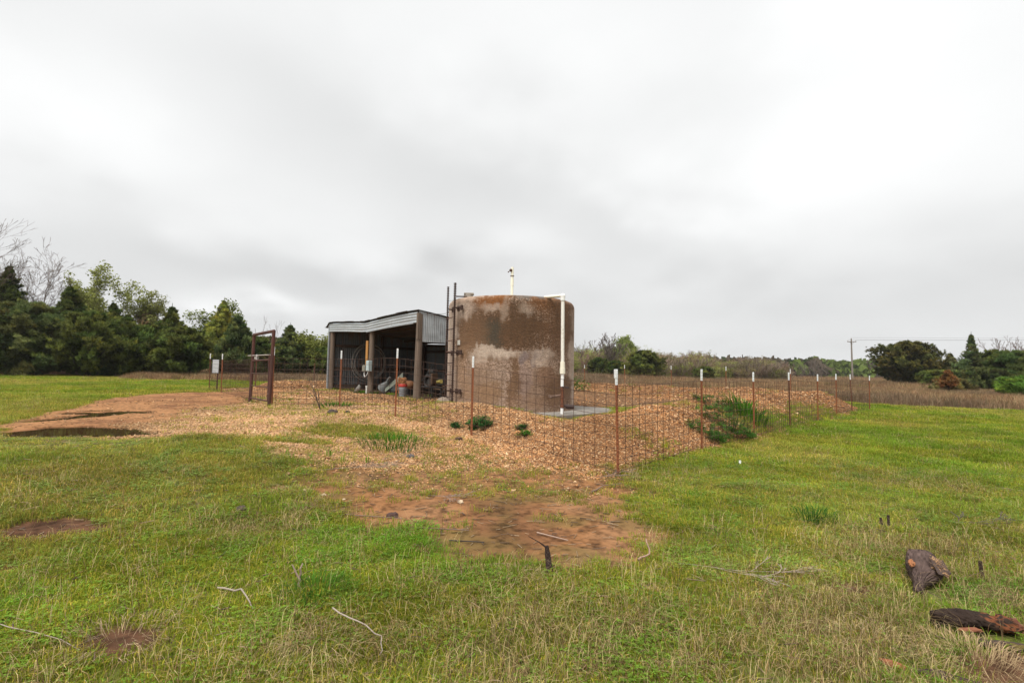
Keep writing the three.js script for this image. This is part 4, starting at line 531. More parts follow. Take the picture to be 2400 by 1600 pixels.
  // mass of twiggy thicket, one object
  {
    const R = mulberry(909), shapes = [0, 1].map((k) => { const t = new Tris(), tips = []; const r = mulberry(920 + k); for (let s = 0; s < 7; s++) { const q = s * 0.9 + r(); grow(t, r, [Math.cos(q) * 0.5, -0.1, Math.sin(q) * 0.5], V(Math.cos(q) * 0.4, 1, Math.sin(q) * 0.4).normalize(), 1.5, 0.04, 4, tips, { split: 2, minR: 0.016 }); } return [t.geo(), tips]; });
    const rows = [[], []], buds = [];
    for (let i = 0; i < 620; i++) {
      const dd = 80 + 70 * R(), px = 1235 + Math.pow(R(), 0.8) * 560, x = far(px, dd), top = lerp(806, 830, clamp((px - 1320) / 420)) + 8 * Math.sin(px * 0.05) + 4 * Math.sin(px * 0.21), hz = 851 + (px - 1176) * 0.0175;
      const h = (1.43 + (hz - top) * dd / 1176 - groundHeight(x, dd)) * (0.62 + 0.42 * R()), s = h / 4.2, k = i & 1, b = 0.7 + 0.6 * R(), red = R();
      rows[k].push({ p: W3(x, dd), ry: R() * 6.28, s: [s * 1.15, s, s * 1.15], c: red < 0.4 ? [0.2 * b, 0.125 * b, 0.09 * b] : [0.17 * b, 0.13 * b, 0.09 * b] });
      if (R() < (px < 1680 ? 0.75 : 0.35)) { const yg = R() < 0.5; for (const tip of shapes[k][1]) if (R() < 0.38) buds.push({ p: [x + tip[0] * s * 1.1, groundHeight(x, dd) + tip[1] * s, -dd + tip[2] * s], ry: R() * 6, rx: R() * 3, s: 0.5 + 0.6 * R(), c: yg ? [0.26 * b, 0.28 * b, 0.08 * b] : [0.22 * b, 0.18 * b, 0.09 * b] }); }
    }
    const g = new THREE.Group(); g.name = 'thicket'; tag(g, 'mass of bare twiggy thicket with first buds beyond the back fence', 'thicket', null, 'stuff'); scene.add(g);
    const tw = std(1, 1, 1, 0.95); rows.forEach((r, k) => scatter('twigs', shapes[k][0], tw, r, g)); scatter('buds', LEAVES[0], LEAF, buds, g);
  }
  // wooded ridge: rounded crowns in leaf bunches on the far hill, one object
  {
    const R = mulberry(1203), bunch = (() => { const r = mulberry(77), t = new Tris(); for (let i = 0; i < 60; i++) { const q = r() * 6.283, e = Math.acos(r()), k = 0.7 + 0.35 * r(), c = [Math.sin(e) * Math.cos(q) * k, Math.cos(e) * k * 0.9, Math.sin(e) * Math.sin(q) * k], s = 0.2 + 0.15 * r(), b = 0.75 + 0.5 * r(); const u = V(r() - 0.5, r() - 0.5, r() - 0.5).normalize().multiplyScalar(s), w = V(r() - 0.5, r() - 0.5, r() - 0.5).normalize().multiplyScalar(s); t.quad([c[0] - u.x, c[1] - u.y, c[2] - u.z], [c[0] + w.x, c[1] + w.y, c[2] + w.z], [c[0] + u.x, c[1] + u.y, c[2] + u.z], [c[0] - w.x, c[1] - w.y, c[2] - w.z], [b, b, b]); } return t.geo(); })();
    const rows = [];
    for (let i = 0; i < 9000; i++) { const dd = 185 + 300 * R(), px = 1100 + 1330 * R(), x = far(px, dd), s = 2.4 + 2.6 * R(), b = 0.7 + 0.6 * R(), green = sstep(1800, 1900, px + 60 * (fbm(x * 0.02, dd * 0.02, 3, 7) - 0.5)) * (dd > 260 ? 1 : 0.6) > R(); rows.push({ p: W3(x, dd, s * 0.4), ry: R() * 6.28, s: [s, s * (0.9 + 0.5 * R()), s], c: green ? [0.12 * b, 0.16 * b, 0.035 * b] : R() < 0.2 ? [0.05 * b, 0.065 * b, 0.025 * b] : [0.115 * b, 0.09 * b, 0.06 * b] }); }
    const o = scatter('hillside_woods', bunch, LEAF, rows); tag(o, 'far woods of budding brown and green trees covering the low ridge', 'woods', null, 'stuff');
  }
  // right side
  conifer('cedar_tree', 'large rounded dark cedar in the brown field right of the utility pole', 'tree', far(2088, 62), 62, 6.0, 7.2, { col: [0.03, 0.036, 0.012], n: 4200, seed: 71, shape: 'round', group: gr, base: 0.02, tilt: 0.6 });
  conifer('cedar_tree', 'small bright cedar at the foot of the large rounded cedar', 'tree', far(2152, 55), 55, 2.2, 3.0, { col: [0.04, 0.06, 0.016], n: 1000, seed: 72, shape: 'round', group: gr, base: 0.0 });
  conifer('cedar_tree', 'dull green small cedar between the rounded cedar and the spire', 'tree', far(2184, 64), 64, 4.7, 4.0, { col: [0.045, 0.055, 0.026], n: 1300, seed: 73, group: gr, base: 0.0 });
  conifer('cedar_tree', 'tall open spire-shaped evergreen near the right picture edge', 'tree', far(2232, 50), 50, 6.0, 5.2, { col: [0.035, 0.052, 0.022], n: 1100, seed: 74, shape: 'spire', group: gr, tilt: 0.1, base: 0.0 });
  conifer('cedar_tree', 'dense dark cedar right of the open spire', 'tree', far(2285, 52), 52, 4.5, 4.6, { col: [0.032, 0.045, 0.013], n: 2200, seed: 75, shape: 'round', group: gr, base: 0.0 });
  conifer('cedar_tree', 'mid-green cedar at the right picture edge', 'tree', far(2332, 47), 47, 4.2, 5.2, { col: [0.03, 0.05, 0.016], n: 2200, seed: 76, shape: 'round', group: gr, base: 0.0 });
  conifer('cedar_tree', 'dark cedar cut off by the right picture edge', 'tree', far(2385, 50), 50, 4.8, 5, { col: [0.028, 0.045, 0.02], n: 1800, seed: 77, group: gr, base: 0.0 });
  conifer('cedar_tree', 'low spreading cedar beneath the open spire', 'tree', far(2258, 46), 46, 2.4, 4.2, { col: [0.028, 0.04, 0.015], n: 1400, seed: 78, shape: 'round', group: gr, base: 0.0 });
  conifer('shrub', 'orange-brown dying shrub below the right evergreens', 'shrub', far(2178, 40), 40, 2.1, 1.9, { col: [0.06, 0.036, 0.015], n: 200, seed: 79, tilt: 0.8, base: 0.3, scale: 0.8 });
  conifer('shrub', 'dark green spreading shrub around the orange-brown shrub', 'shrub', far(2186, 41.5), 41.5, 1.3, 2.8, { col: [0.045, 0.055, 0.022], n: 600, seed: 80, shape: 'round', tilt: 0.2, base: 0.0 });
  conifer('shrub', 'bright green bush at the right picture edge', 'shrub', far(2348, 33), 33, 1.55, 2.4, { col: [0.035, 0.075, 0.013], n: 700, seed: 81, shape: 'round', base: 0.0 });
  for (const [px, dd, h, s, lab] of [[2308, 60, 6.6, 91, 'round-headed bare tree above the right cedars'], [2275, 66, 5.4, 92, 'faint bare tree between the spire and the round-headed bare tree'], [2352, 62, 6.3, 93, 'bare tree cut off by the right picture edge']]) bareTree('bare_tree', lab, far(px, dd), dd, h, { seed: s, depth: 6, split: 2, r: 0.011, mat: std(0.16, 0.11, 0.09, 0.95), wide: 0.8, trunkLen: 0.36 });
}
// ---------------------------------------------------------------- utility pole, wire and far roof
{
  const d = 103, x = (1959 - 1176) / 1176 * d, o = thing('utility_pole', 'grey wooden utility pole with one crossarm beyond the right fence', 'utility pole', W3(x, d)); o.rotation.z = 0.012;
  const w = std(0.2, 0.17, 0.14, 0.95), H = 8.95;
  part('pole', rod(V(0, -0.5, 0), V(0, H, 0), 0.19, 0.12, 12), w, o);
  const arm = part('crossarm', [rbox(1.75, 0.14, 0.12, 0.02, 0, H - 0.62, 0.15), rod(V(-0.45, H - 0.62, 0.16), V(0, H - 1.15, 0.13), 0.025, 0.025, 6), rod(V(0.45, H - 0.62, 0.16), V(0, H - 1.15, 0.13), 0.025, 0.025, 6)], w, o);
  for (const [ix, iy] of [[-0.8, H - 0.4], [0.8, H - 0.4]]) part('insulator', [new THREE.CylinderGeometry(0.05, 0.09, 0.2, 10).translate(ix, iy - 0.02, 0.15), rod(V(ix, iy - 0.15, 0.15), V(ix, iy, 0.15), 0.02)], std(0.3, 0.28, 0.26, 0.4), arm);
  part('insulator', [new THREE.CylinderGeometry(0.05, 0.09, 0.2, 10).translate(0, H + 0.1, 0)], std(0.3, 0.28, 0.26, 0.4), o);
  const wires = []; for (const [ix, iy] of [[-0.8, H - 0.3], [0.8, H - 0.3], [0, H + 0.2]]) { const a = V(x + ix, groundHeight(x, d) + iy, -d + 0.15), b = V(x + 60 + ix, 9.3, -62); const m = a.clone().lerp(b, 0.5); m.y -= 0.8; wires.push(tube([a, m, b], 0.012, 24, 4)); }
  single('power_line', wires, std(0.1, 0.1, 0.1, 0.6), 'three thin power wires running right from the utility pole', 'power line');
  const fr = thing('far_shed', 'tiny white roofed building among the far trees beside the pole', 'building', [...W3(130, 195)], 0.2); part('wall', box(7, 2.6, 5, 0, 1.2, 0), std(0.55, 0.52, 0.48), fr); const rs = new THREE.Shape(); rs.moveTo(-2.9, 0); rs.lineTo(0, 1.2); rs.lineTo(2.9, 0); part('roof', new THREE.ExtrudeGeometry(rs, { depth: 7.4, bevelEnabled: false }).translate(0, 2.5, -3.7).rotateY(Math.PI / 2), std(0.75, 0.75, 0.75, 0.6), fr);
}
// ---------------------------------------------------------------- gravel, grass, standing dry grass
{
  const R = mulberry(5005), rowsA = [[], [], []];
  const chips = [0, 1, 2].map((k) => { let g = lump(0.5, 0, 0.9, 200 + k, 1, 0.45 + 0.1 * k, 0.7); g = g.toNonIndexed ? g : g; g.computeVertexNormals(); return g; });
  const tones = [[0.4, 0.205, 0.085], [0.47, 0.265, 0.125], [0.31, 0.135, 0.05], [0.21, 0.085, 0.032], [0.55, 0.37, 0.21], [0.13, 0.055, 0.026], [0.42, 0.185, 0.065], [0.3, 0.17, 0.085], [0.16, 0.07, 0.03], [0.36, 0.16, 0.055]];  // stone colours, the darkest browns painting shadow between chips
  const put = (n, d0, d1, size) => {
    for (let i = 0; i < n; i++) {
      const d = Math.sqrt(lerp(d0 * d0, d1 * d1, R())), x = d * (-1.02 + 1.75 * R()); const c = cover(x, d);
      const p = c.gravel * 1.0 + c.sand * 0.014 + c.soil * 0.045 + c.dirt * 0.04; if (R() > p) continue;
      const [sx, sz] = shedXZ(x, d); if (sz < 0.0 && sz > -5 && sx < 0 && sx > -7.5) continue; if (Math.hypot(x - TANK[0], d - TANK[1]) < TANK_R) continue;
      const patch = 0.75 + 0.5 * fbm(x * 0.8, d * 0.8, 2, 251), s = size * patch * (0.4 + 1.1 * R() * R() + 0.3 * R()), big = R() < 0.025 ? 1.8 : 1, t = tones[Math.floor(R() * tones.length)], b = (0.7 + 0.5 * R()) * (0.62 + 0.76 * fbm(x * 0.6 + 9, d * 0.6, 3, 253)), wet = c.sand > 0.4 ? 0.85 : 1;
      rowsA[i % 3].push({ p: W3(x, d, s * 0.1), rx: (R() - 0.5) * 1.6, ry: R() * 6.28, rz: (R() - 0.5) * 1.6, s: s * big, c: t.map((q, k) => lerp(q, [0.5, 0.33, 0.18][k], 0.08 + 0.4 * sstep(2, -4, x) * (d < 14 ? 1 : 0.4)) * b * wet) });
    }
  };
  put(220000, 6, 10.5, 0.035); put(200000, 10.5, 16, 0.045); put(110000, 16, 24, 0.06); put(100000, 24, 34, 0.075);
  const g = new THREE.Group(); g.name = 'gravel'; tag(g, 'orange-tan gravel heaped in banks around the yard and spilled at the gate', 'gravel', null, 'stuff'); scene.add(g);
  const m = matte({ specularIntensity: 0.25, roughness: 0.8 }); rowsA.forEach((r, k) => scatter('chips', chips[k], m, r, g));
  console.log('gravel', rowsA.map((r) => r.length).join(' '));
}
// blades: each a bent strip of three triangles
function tuftGeo(seed, n, { h = 0.08, w = 0.004, spread = 0.05, lean = 0.7, vary = 0.5, tint = null } = {}) {
  const R = mulberry(seed), t = new Tris();
  for (let i = 0; i < n; i++) {
    const q = R() * 6.283, r = spread * Math.sqrt(R()), a = R() * 6.283, l = h * (1 - vary + vary * 1.4 * R()), k = lean * (0.25 + R()), x0 = Math.cos(q) * r, z0 = Math.sin(q) * r, dx = Math.cos(a), dz = Math.sin(a), ww = w * (0.7 + 0.6 * R());
    const sx = -dz * ww / 2, sz = dx * ww / 2, m = [x0 + dx * l * 0.35 * k, l * 0.6, z0 + dz * l * 0.35 * k], e = [x0 + dx * l * 0.85 * k, l * (1 - 0.3 * k), z0 + dz * l * 0.85 * k];
    const b = 0.7 + 0.6 * R(), c = tint && R() < tint[0] ? tint.slice(1).map((v) => v * b) : [b * (0.9 + 0.25 * R()), b, b * 0.9];
    t.quad([x0 - sx, -0.01, z0 - sz], [x0 + sx, -0.01, z0 + sz], [m[0] + sx * 0.8, m[1], m[2] + sz * 0.8], [m[0] - sx * 0.8, m[1], m[2] - sz * 0.8], c); t.tri([m[0] - sx * 0.8, m[1], m[2] - sz * 0.8], [m[0] + sx * 0.8, m[1], m[2] + sz * 0.8], e, c);
  }
  return t.geo();
}
// clover and other broad leaves close to the ground
function forbGeo(seed, n, r, size, h) { const R = mulberry(seed), t = new Tris(); for (let i = 0; i < n; i++) { const q = R() * 6.283, rr = r * Math.sqrt(R()), y = h * (0.3 + 0.7 * R()), x = Math.cos(q) * rr, z = Math.sin(q) * rr, b = 0.75 + 0.5 * R(), c = [b * 0.95, b, b]; t.tri([x, 0, z], [x + 0.002, 0, z], [x, y, z], [b * 0.9, b * 0.95, b * 0.8]); for (let k = 0; k < 3; k++) { const a = R() * 0.6 + k * 2.09, s = size * (0.6 + 0.6 * R()), dx = Math.cos(a) * s, dz = Math.sin(a) * s, up = (R() - 0.4) * 0.5 * s; t.quad([x, y, z], [x + dx * 0.5 - dz * 0.32, y + up * 0.6, z + dz * 0.5 + dx * 0.32], [x + dx, y + up, z + dz], [x + dx * 0.5 + dz * 0.32, y + up * 0.6, z + dz * 0.5 - dx * 0.32], c); } } return t.geo(); }
const GRASS = new THREE.MeshPhysicalMaterial({ color: 0xffffff, roughness: 1, side: THREE.DoubleSide, vertexColors: true, transmission: 0.35, thickness: 0, specularIntensity: 0.05 });
const STRAW = new THREE.MeshPhysicalMaterial({ color: 0xffffff, roughness: 1, side: THREE.DoubleSide, vertexColors: true, transmission: 0.15, thickness: 0, specularIntensity: 0.05 });
const CLEAR = [[2.98, 3.77, 0.16], [2.84, 3.58, 0.14], [2.72, 3.4, 0.13], [2.6, 3.15, 0.14], [2.47, 2.98, 0.13], [2.63, 2.98, 0.13], [2.8, 2.98, 0.13], [2.66, 2.82, 0.14], [1.9, 2.56, 0.12]];
const lushAt = (x, d) => fbm(x * 0.7 + 40, d * 0.7, 4, 201);
const strawAt = (x, d) => { let s = fbm(x * 0.55 + 7, d * 0.55 + 3, 4, 211) * 0.75 + 0.25 * sstep(0.4, 0.65, fbm(x * 2.6, d * 2.6, 2, 213)); s += 0.16 * sstep(4.2, 2.4, d) + 0.16 * sstep(0.8, 3.0, x) * sstep(4, 2.6, d) + 0.1 * sstep(-0.5, 0.6, x) * sstep(4.2, 3.0, d) - 0.12 * sstep(-1, -4, x) * sstep(7, 12, d) - 0.1 * Math.exp(-(((x - 2.2) / 1) ** 2) - ((d - 6) / 0.8) ** 2); return s; };
{
  const R = mulberry(6006);
  const kinds = {
    low: { geo: [tuftGeo(1, 22, { h: 0.04, w: 0.0036, spread: 0.065, lean: 1.1 }), tuftGeo(2, 20, { h: 0.05, w: 0.0034, spread: 0.065, lean: 1.0, tint: [0.14, 2.0, 1.25, 2.0] })], rows: [[], []], mat: GRASS },
    tall: { geo: [tuftGeo(3, 16, { h: 0.075, w: 0.0036, spread: 0.05, lean: 0.9 }), tuftGeo(4, 14, { h: 0.1, w: 0.0034, spread: 0.05, lean: 1.0, tint: [0.2, 2.0, 1.25, 2.0] })], rows: [[], []], mat: GRASS },
    forb: { geo: [forbGeo(5, 12, 0.06, 0.015, 0.045), forbGeo(6, 16, 0.07, 0.011, 0.05)], rows: [[], []], mat: GRASS },
    straw: { geo: [tuftGeo(7, 10, { h: 0.075, w: 0.0025, spread: 0.09, lean: 1.65, vary: 0.9 }), tuftGeo(8, 7, { h: 0.14, w: 0.0023, spread: 0.1, lean: 1.5, vary: 0.95 })], rows: [[], []], mat: STRAW },
  };
  const add = (k, row) => kinds[k].rows[R() < 0.5 ? 0 : 1].push(row);
  const green = (x, d) => { const l = lushAt(x, d), f = sstep(0.35, 0.65, l), b = (0.8 + 0.4 * R()) * (0.62 + 0.76 * fbm(x * 1.3 + 20, d * 1.3, 3, 223)), y = fbm(x * 0.25 + 3, d * 0.25 + 9, 3, 221); const base = [lerp(0.22, 0.13, f), lerp(0.28, 0.25, f), lerp(0.022, 0.016, f)]; const yl = 0.15 + sstep(0.4, 0.66, y) * 0.6; return [lerp(base[0], 0.33, yl) * b, lerp(base[1], 0.32, yl) * b, lerp(base[2], 0.06, yl) * b]; };
  const dry = () => { const b = 0.7 + 0.6 * R(), r = R(); return r < 0.45 ? [0.46 * b, 0.35 * b, 0.19 * b] : r < 0.7 ? [0.28 * b, 0.185 * b, 0.095 * b] : [0.15 * b, 0.095 * b, 0.055 * b]; };
  const sow = (n, d0, d1, scale) => {
    for (let i = 0; i < n; i++) {
      const d = Math.sqrt(lerp(d0 * d0, d1 * d1, R())), x = d * (-1.04 + 2.1 * R()) * (d < 4 ? 1.05 : 1);
      const c = d < 36 ? cover(x, d) : { grass: 1, gravel: 0, sand: 0, soil: 0, dirt: 0 };
      const b = c.b ?? 99; let keep = c.grass * (0.42 + 0.58 * sstep(0.32, 0.52, fbm(x * 2.3, d * 2.3, 3, 227)));
      if (c.gravel > 0.1 || c.soil > 0.1 || c.sand > 0.1) keep = Math.max(0, c.grass ** 1.3);
      keep = Math.max(keep, 0.16 * c.soil * sstep(0.5, 0.72, fbm(x * 2, d * 2, 3, 231)), 0.05 * c.gravel * sstep(0.5, 0.68, fbm(x * 1.1 + 2, d * 1.1, 3, 233)) * (b < 6 ? 3 : 1));
      if (c.dirt > 0.3) { keep = 1 - sstep(0.45, 1.2, Math.hypot((x - 3.4) / 2.2, (d - 16.6) / 1.25) + c.w * 0.4); if (Math.hypot(x - TANK[0], d - TANK[1]) < 3.3) keep = 0; }
      if (puddleDip(x, d) > 0.06) keep *= 0.02; const shore = x > -8 && x < -5 && d > 6.5 && d < 7.9; if (shore) keep *= d > 7 ? 0.35 : 0.7; for (const [kx, kd, kr] of CLEAR) if (Math.hypot(x - kx, (d - kd) * 1.0) < kr) keep *= 0.12;
      if (R() > keep) continue;
      const bf = brownField(x, d); if (R() < bf * 0.9) continue;
      const fp = 0.05 + 0.2 * sstep(0.55, 0.72, fbm(x * 2.3 + 30, d * 2.3, 3, 229)), l = lushAt(x, d), s = strawAt(x, d), q = R(), row = (k, cc, z) => add(k, { p: W3(x, d), ry: R() * 6.28, rx: (R() - 0.5) * 0.3, s: [scale * z, (shore ? 0.4 : 1) * (1 + (scale - 1) * 0.4) * z * (0.65 + 0.6 * R()), scale * z], c: cc });
      const ps = (0.16 + 1.1 * clamp((s - 0.47) * 1.5)) * (d < 9 ? 1 : 0.6);
      if (q < ps * 0.55) row('straw', dry(), d < 5 ? 1 : 0.8);
      else if (q < ps * 0.55 + fp && d < 9) { const g = green(x, d); row('forb', [g[0] * 0.75, g[1] * 0.95, g[2] * 1.2], 1.15); }
      else if (q < ps * 0.55 + fp + clamp((l - 0.4) * 1.3) * (d < 6 ? 0.7 : 0.4) * sstep(0, 1, 1)) row('tall', green(x, d), 0.9);
      else row('low', green(x, d), 1);
    }
  };
  sow(29000, 1.9, 4.5, 1); sow(36000, 4.5, 8, 1.25); sow(60000, 8, 16, 1.75); sow(70000, 16, 30, 2.6); sow(50000, 30, 44, 3.6);
  const g = new THREE.Group(); g.name = 'grass'; tag(g, 'short green pasture grass mixed with clover and bent straw', 'grass', null, 'stuff'); scene.add(g);
  let total = 0; for (const [k, o] of Object.entries(kinds)) o.rows.forEach((r, i) => { total += r.length; scatter({ low: 'short_blades', tall: 'long_blades', forb: 'clover', straw: 'straw' }[k], o.geo[i], o.mat, r, g); });
  console.log('grass', total);
}
{
  // small loose twigs and dead stems strewn over soil and grass
  const R = mulberry(6107), geo = new THREE.CylinderGeometry(0.0022, 0.003, 0.16, 4).rotateZ(Math.PI / 2), rows = [];
  for (let i = 0; i < 4600; i++) { const d = Math.sqrt(lerp(4, 64, R())), x = d * (-1.02 + 2.06 * R()), c = cover(x, d); if (R() > 0.35 + c.soil * 0.3) continue; const b = 0.6 + 0.8 * R(), k = R() < 0.55 ? [0.28, 0.2, 0.12] : [0.1, 0.065, 0.045]; rows.push({ p: W3(x, d, 0.01 + 0.03 * R() * c.grass), ry: R() * 6.28, rz: (R() - 0.5) * 0.5 * c.grass, s: [0.25 + 0.8 * R() * R(), 0.7 + 0.6 * R(), 0.7 + 0.6 * R()], c: k.map((v) => v * b) }); }
  tag(scatter('twig_litter', geo, std(1, 1, 1, 0.9), rows), 'small dead twigs and stems strewn over the soil and grass', 'litter', null, 'stuff');
}
{
  // standing brown grass
  const R = mulberry(7007), geo = [tuftGeo(21, 30, { h: 0.62, w: 0.012, spread: 0.22, lean: 0.42, vary: 0.5 }), tuftGeo(22, 26, { h: 0.75, w: 0.01, spread: 0.26, lean: 0.5, vary: 0.6 })], rows = [[], []];
  const sow = (n, d0, d1, sc) => { for (let i = 0; i < n; i++) { const d = Math.sqrt(lerp(d0 * d0, d1 * d1, R())), x = d * (-1.04 + 2.08 * R()); const bf = brownField(x, d); if (R() > bf) continue; const b = 0.7 + 0.6 * R(), r = R(), grey = fbm(x * 0.15, d * 0.15, 3, 241); const c = r < 0.45 ? [0.3, 0.18, 0.105] : r < 0.75 ? [0.24, 0.15, 0.095] : r < 0.95 ? [0.4, 0.29, 0.17] : [0.13, 0.14, 0.04]; const edge = sstep(0, 1, bf); const hs = sc * (0.55 + 0.5 * R()) * (x < -5 ? 0.85 : 1) * (0.55 + 0.45 * edge); rows[i & 1].push({ p: W3(x, d), ry: R() * 6.28, s: [sc * 1.1, hs, sc * 1.1], c: c.map((v, k) => lerp(v, [0.15, 0.115, 0.09][k], sstep(0.45, 0.65, grey) * 0.6) * b) }); } };
  sow(26000, 20, 45, 1.0); sow(26000, 45, 90, 1.5); sow(9000, 90, 180, 2.4);
  const g = new THREE.Group(); g.name = 'dry_grass'; tag(g, 'reddish brown standing dry grass field behind and right of the yard', 'dry grass', null, 'stuff'); scene.add(g);
  rows.forEach((r, k) => scatter('stalks', geo[k], STRAW, r, g)); console.log('dry', rows[0].length + rows[1].length);
}
// ---------------------------------------------------------------- weeds, logs, sticks, stones
{
  const R = mulberry(8008);
  const BROAD = forbGeo(31, 14, 0.08, 0.032, 0.06), GW = [0.075, 0.155, 0.025], GB = [0.06, 0.16, 0.015], GL = [0.1, 0.19, 0.02];
  // leafy weeds: bunch of long leaves from one root
  const weed = (label, x, d, r, h, n, col, cat = 'weed', name = 'weed_clump', wide = 0.014, lean = 0.9) => { const o = thing(name, label, cat, W3(x, d)); const t = new Tris(); for (let i = 0; i < n; i++) { const q = R() * 6.283, a = q + (R() - 0.5) * 1.2, rr = r * Math.sqrt(R()) * 0.75, l = h * (0.55 + 0.6 * R()) * (1 - 0.35 * rr / r), k = lean * (0.3 + 0.9 * R()), w = wide * (0.6 + 0.8 * R()), b = 0.7 + 0.6 * R(), c = col.map((v) => v * b), x0 = Math.cos(q) * rr, z0 = Math.sin(q) * rr, y0 = groundHeight(x + x0, d - z0) - o.position.y - 0.02, dx = Math.cos(a), dz = Math.sin(a), sx = -dz * w / 2, sz = dx * w / 2; const m = [x0 + dx * l * 0.35 * k, y0 + l * 0.62, z0 + dz * l * 0.35 * k], e = [x0 + dx * l * 0.85 * k, y0 + l * (1 - 0.35 * k), z0 + dz * l * 0.85 * k]; t.quad([x0 - sx * 0.4, y0, z0 - sz * 0.4], [x0 + sx * 0.4, y0, z0 + sz * 0.4], [m[0] + sx, m[1], m[2] + sz], [m[0] - sx, m[1], m[2] - sz], c); t.tri([m[0] - sx, m[1], m[2] - sz], [m[0] + sx, m[1], m[2] + sz], e, c); } part('leaves', t.geo(), GRASS, o); return o; };
  // bushy weed made of small leaves over a low mound of stems
  const bushy = (label, x, d, r, h, n, col) => { const o = thing('weed_clump', label, 'weed', W3(x, d)); const t = new Tris(), rows = []; for (let i = 0; i < 26; i++) { const q = R() * 6.283, rr = r * Math.sqrt(R()), y0 = groundHeight(x + Math.cos(q) * rr * 0.6, d - Math.sin(q) * rr * 0.6) - o.position.y; t.stick([Math.cos(q) * rr * 0.6, y0, Math.sin(q) * rr * 0.6], [Math.cos(q) * rr, y0 + h * 0.9, Math.sin(q) * rr], 0.006, 0.003, 3); } for (let i = 0; i < n; i++) { const q = R() * 6.283, f = Math.sqrt(R()), rr = r * f * (0.8 + 0.4 * fbm(Math.cos(q) * 2 + x, Math.sin(q) * 2 + d, 2, 3)), y = h * R() * (1 - 0.5 * f * f), b = 0.7 + 0.6 * R(); const wx = x + Math.cos(q) * rr, wd = d - Math.sin(q) * rr; rows.push({ p: [Math.cos(q) * rr, groundHeight(wx, wd) - o.position.y + y, Math.sin(q) * rr], ry: R() * 6, rx: (R() - 0.5) * 1.2, s: 0.8 + 0.6 * R(), c: col.map((v) => v * b) }); } part('stems', t.geo(), std(0.05, 0.07, 0.02), o); scatter('leaves', BROAD, GRASS, rows, o).userData.kind = 'stuff'; return o; };
  bushy('dense green weeds on the right bank between second and third right posts', 4.75, 11.3, 0.6, 0.42, 150, GW);
  bushy('green weed drooping on the outer face of the right bank', 4.0, 10.5, 0.45, 0.16, 70, GW);
  weed('tall bright green grass tuft on the right bank beside the third right post', 6.0, 13.1, 0.7, 0.65, 260, GB, 'weed', 'weed_clump', 0.02);
  bushy('broad-leaved green weed on the crest of the right bank', 5.1, 12.9, 0.5, 0.16, 70, GW);
  bushy('dark green broad-leaved plant at the foot of the second left post', -0.62, 10.0, 0.24, 0.16, 52, [0.05, 0.13, 0.03]);
  bushy('small dark green plant left of the broad-leaved plant by the second left post', -1.1, 10.1, 0.1, 0.08, 14, [0.05, 0.13, 0.03]);
  bushy('little green weed on the gravel right of the second left post', 0.2, 9.5, 0.12, 0.06, 12, [0.045, 0.09, 0.022]);
  bushy('tiny green weed low on the gravel near the second left post', 0.25, 9.05, 0.08, 0.06, 9, GB);
  bushy('green weeds on the far bank just right of the tank', 3.2, 27.2, 1.0, 0.8, 260, GW);
  weed('bright green grass tuft in front of the middle shed post', -5.8, 20.4, 0.75, 0.24, 160, GB, 'weed', 'weed_clump', 0.02);
  weed('bright green grass patch inside the fence near the gate', -4.65, 13.6, 0.7, 0.2, 220, GB, 'weed', 'weed_clump', 0.014);
  weed('lush bright green grass patch on the gravel spill', -1.85, 8.25, 0.75, 0.22, 420, GB, 'weed', 'weed_clump', 0.01);
  weed('lush deep green grass tuft in the foreground left of centre', -1.2, 3.32, 0.3, 0.16, 520, [0.085, 0.18, 0.02], 'grass tuft', 'grass_tuft', 0.005);
  weed('bright lime grass tuft at the near edge of the bare soil', -0.78, 4.15, 0.33, 0.12, 460, [0.1, 0.19, 0.015], 'grass tuft', 'grass_tuft', 0.005);
  weed('bright lime grass patch right of the near corner post', 2.05, 5.95, 0.55, 0.1, 600, [0.1, 0.2, 0.016], 'grass tuft', 'grass_tuft', 0.006);
  weed('green grass tuft with long arching blades in the right lawn', 3.05, 5.2, 0.28, 0.2, 200, [0.055, 0.14, 0.02], 'grass tuft', 'grass_tuft', 0.007);
  // upright lime sprigs among the gravel
  [[-3.4, 7.0], [-3.05, 7.05], [-2.85, 6.75], [-2.7, 7.0], [-2.5, 7.15], [-2.25, 6.95], [-1.95, 7.05]].forEach(([x, d], i) => { const o = weed(i < 2 ? 'upright lime green weed sprig' : 'upright lime green weed sprig growing in the gravel spill', x, d, 0.05, 0.13 + 0.06 * R(), 14, [0.16, 0.28, 0.03], 'weed', 'weed_sprig', 0.009, 0.5); o.userData.label = `upright lime green weed sprig at the near gravel edge, ${ordinal(i + 1)} from the left`; o.userData.group = 'lime green weed sprigs along the gravel edge'; });
  // dry bunch grass
  const dryTuft = (label, x, d, r, h, n, col = [0.4, 0.28, 0.15]) => { const o = weed(label, x, d, r * 1.1, h * 0.62, Math.round(n * 1.7), col.map((v) => v * 0.85), 'dry grass tuft', 'dry_grass_tuft', 0.0021, 1.5); o.children[0].material = STRAW; return o; };
  dryTuft('pale pinkish dry grass tuft left of the bare soil', -2.08, 5.15, 0.15, 0.15, 240); dryTuft('pale dry grass tuft in the grass, nearer than the one by the soil', -2.27, 4.45, 0.13, 0.18, 220); dryTuft('golden dry grass tuft alone in the right lawn', 5.62, 6.3, 0.17, 0.14, 260, [0.5, 0.35, 0.13]); dryTuft('faint dry grass tuft left of the two pale tufts', -2.65, 4.1, 0.12, 0.13, 110);
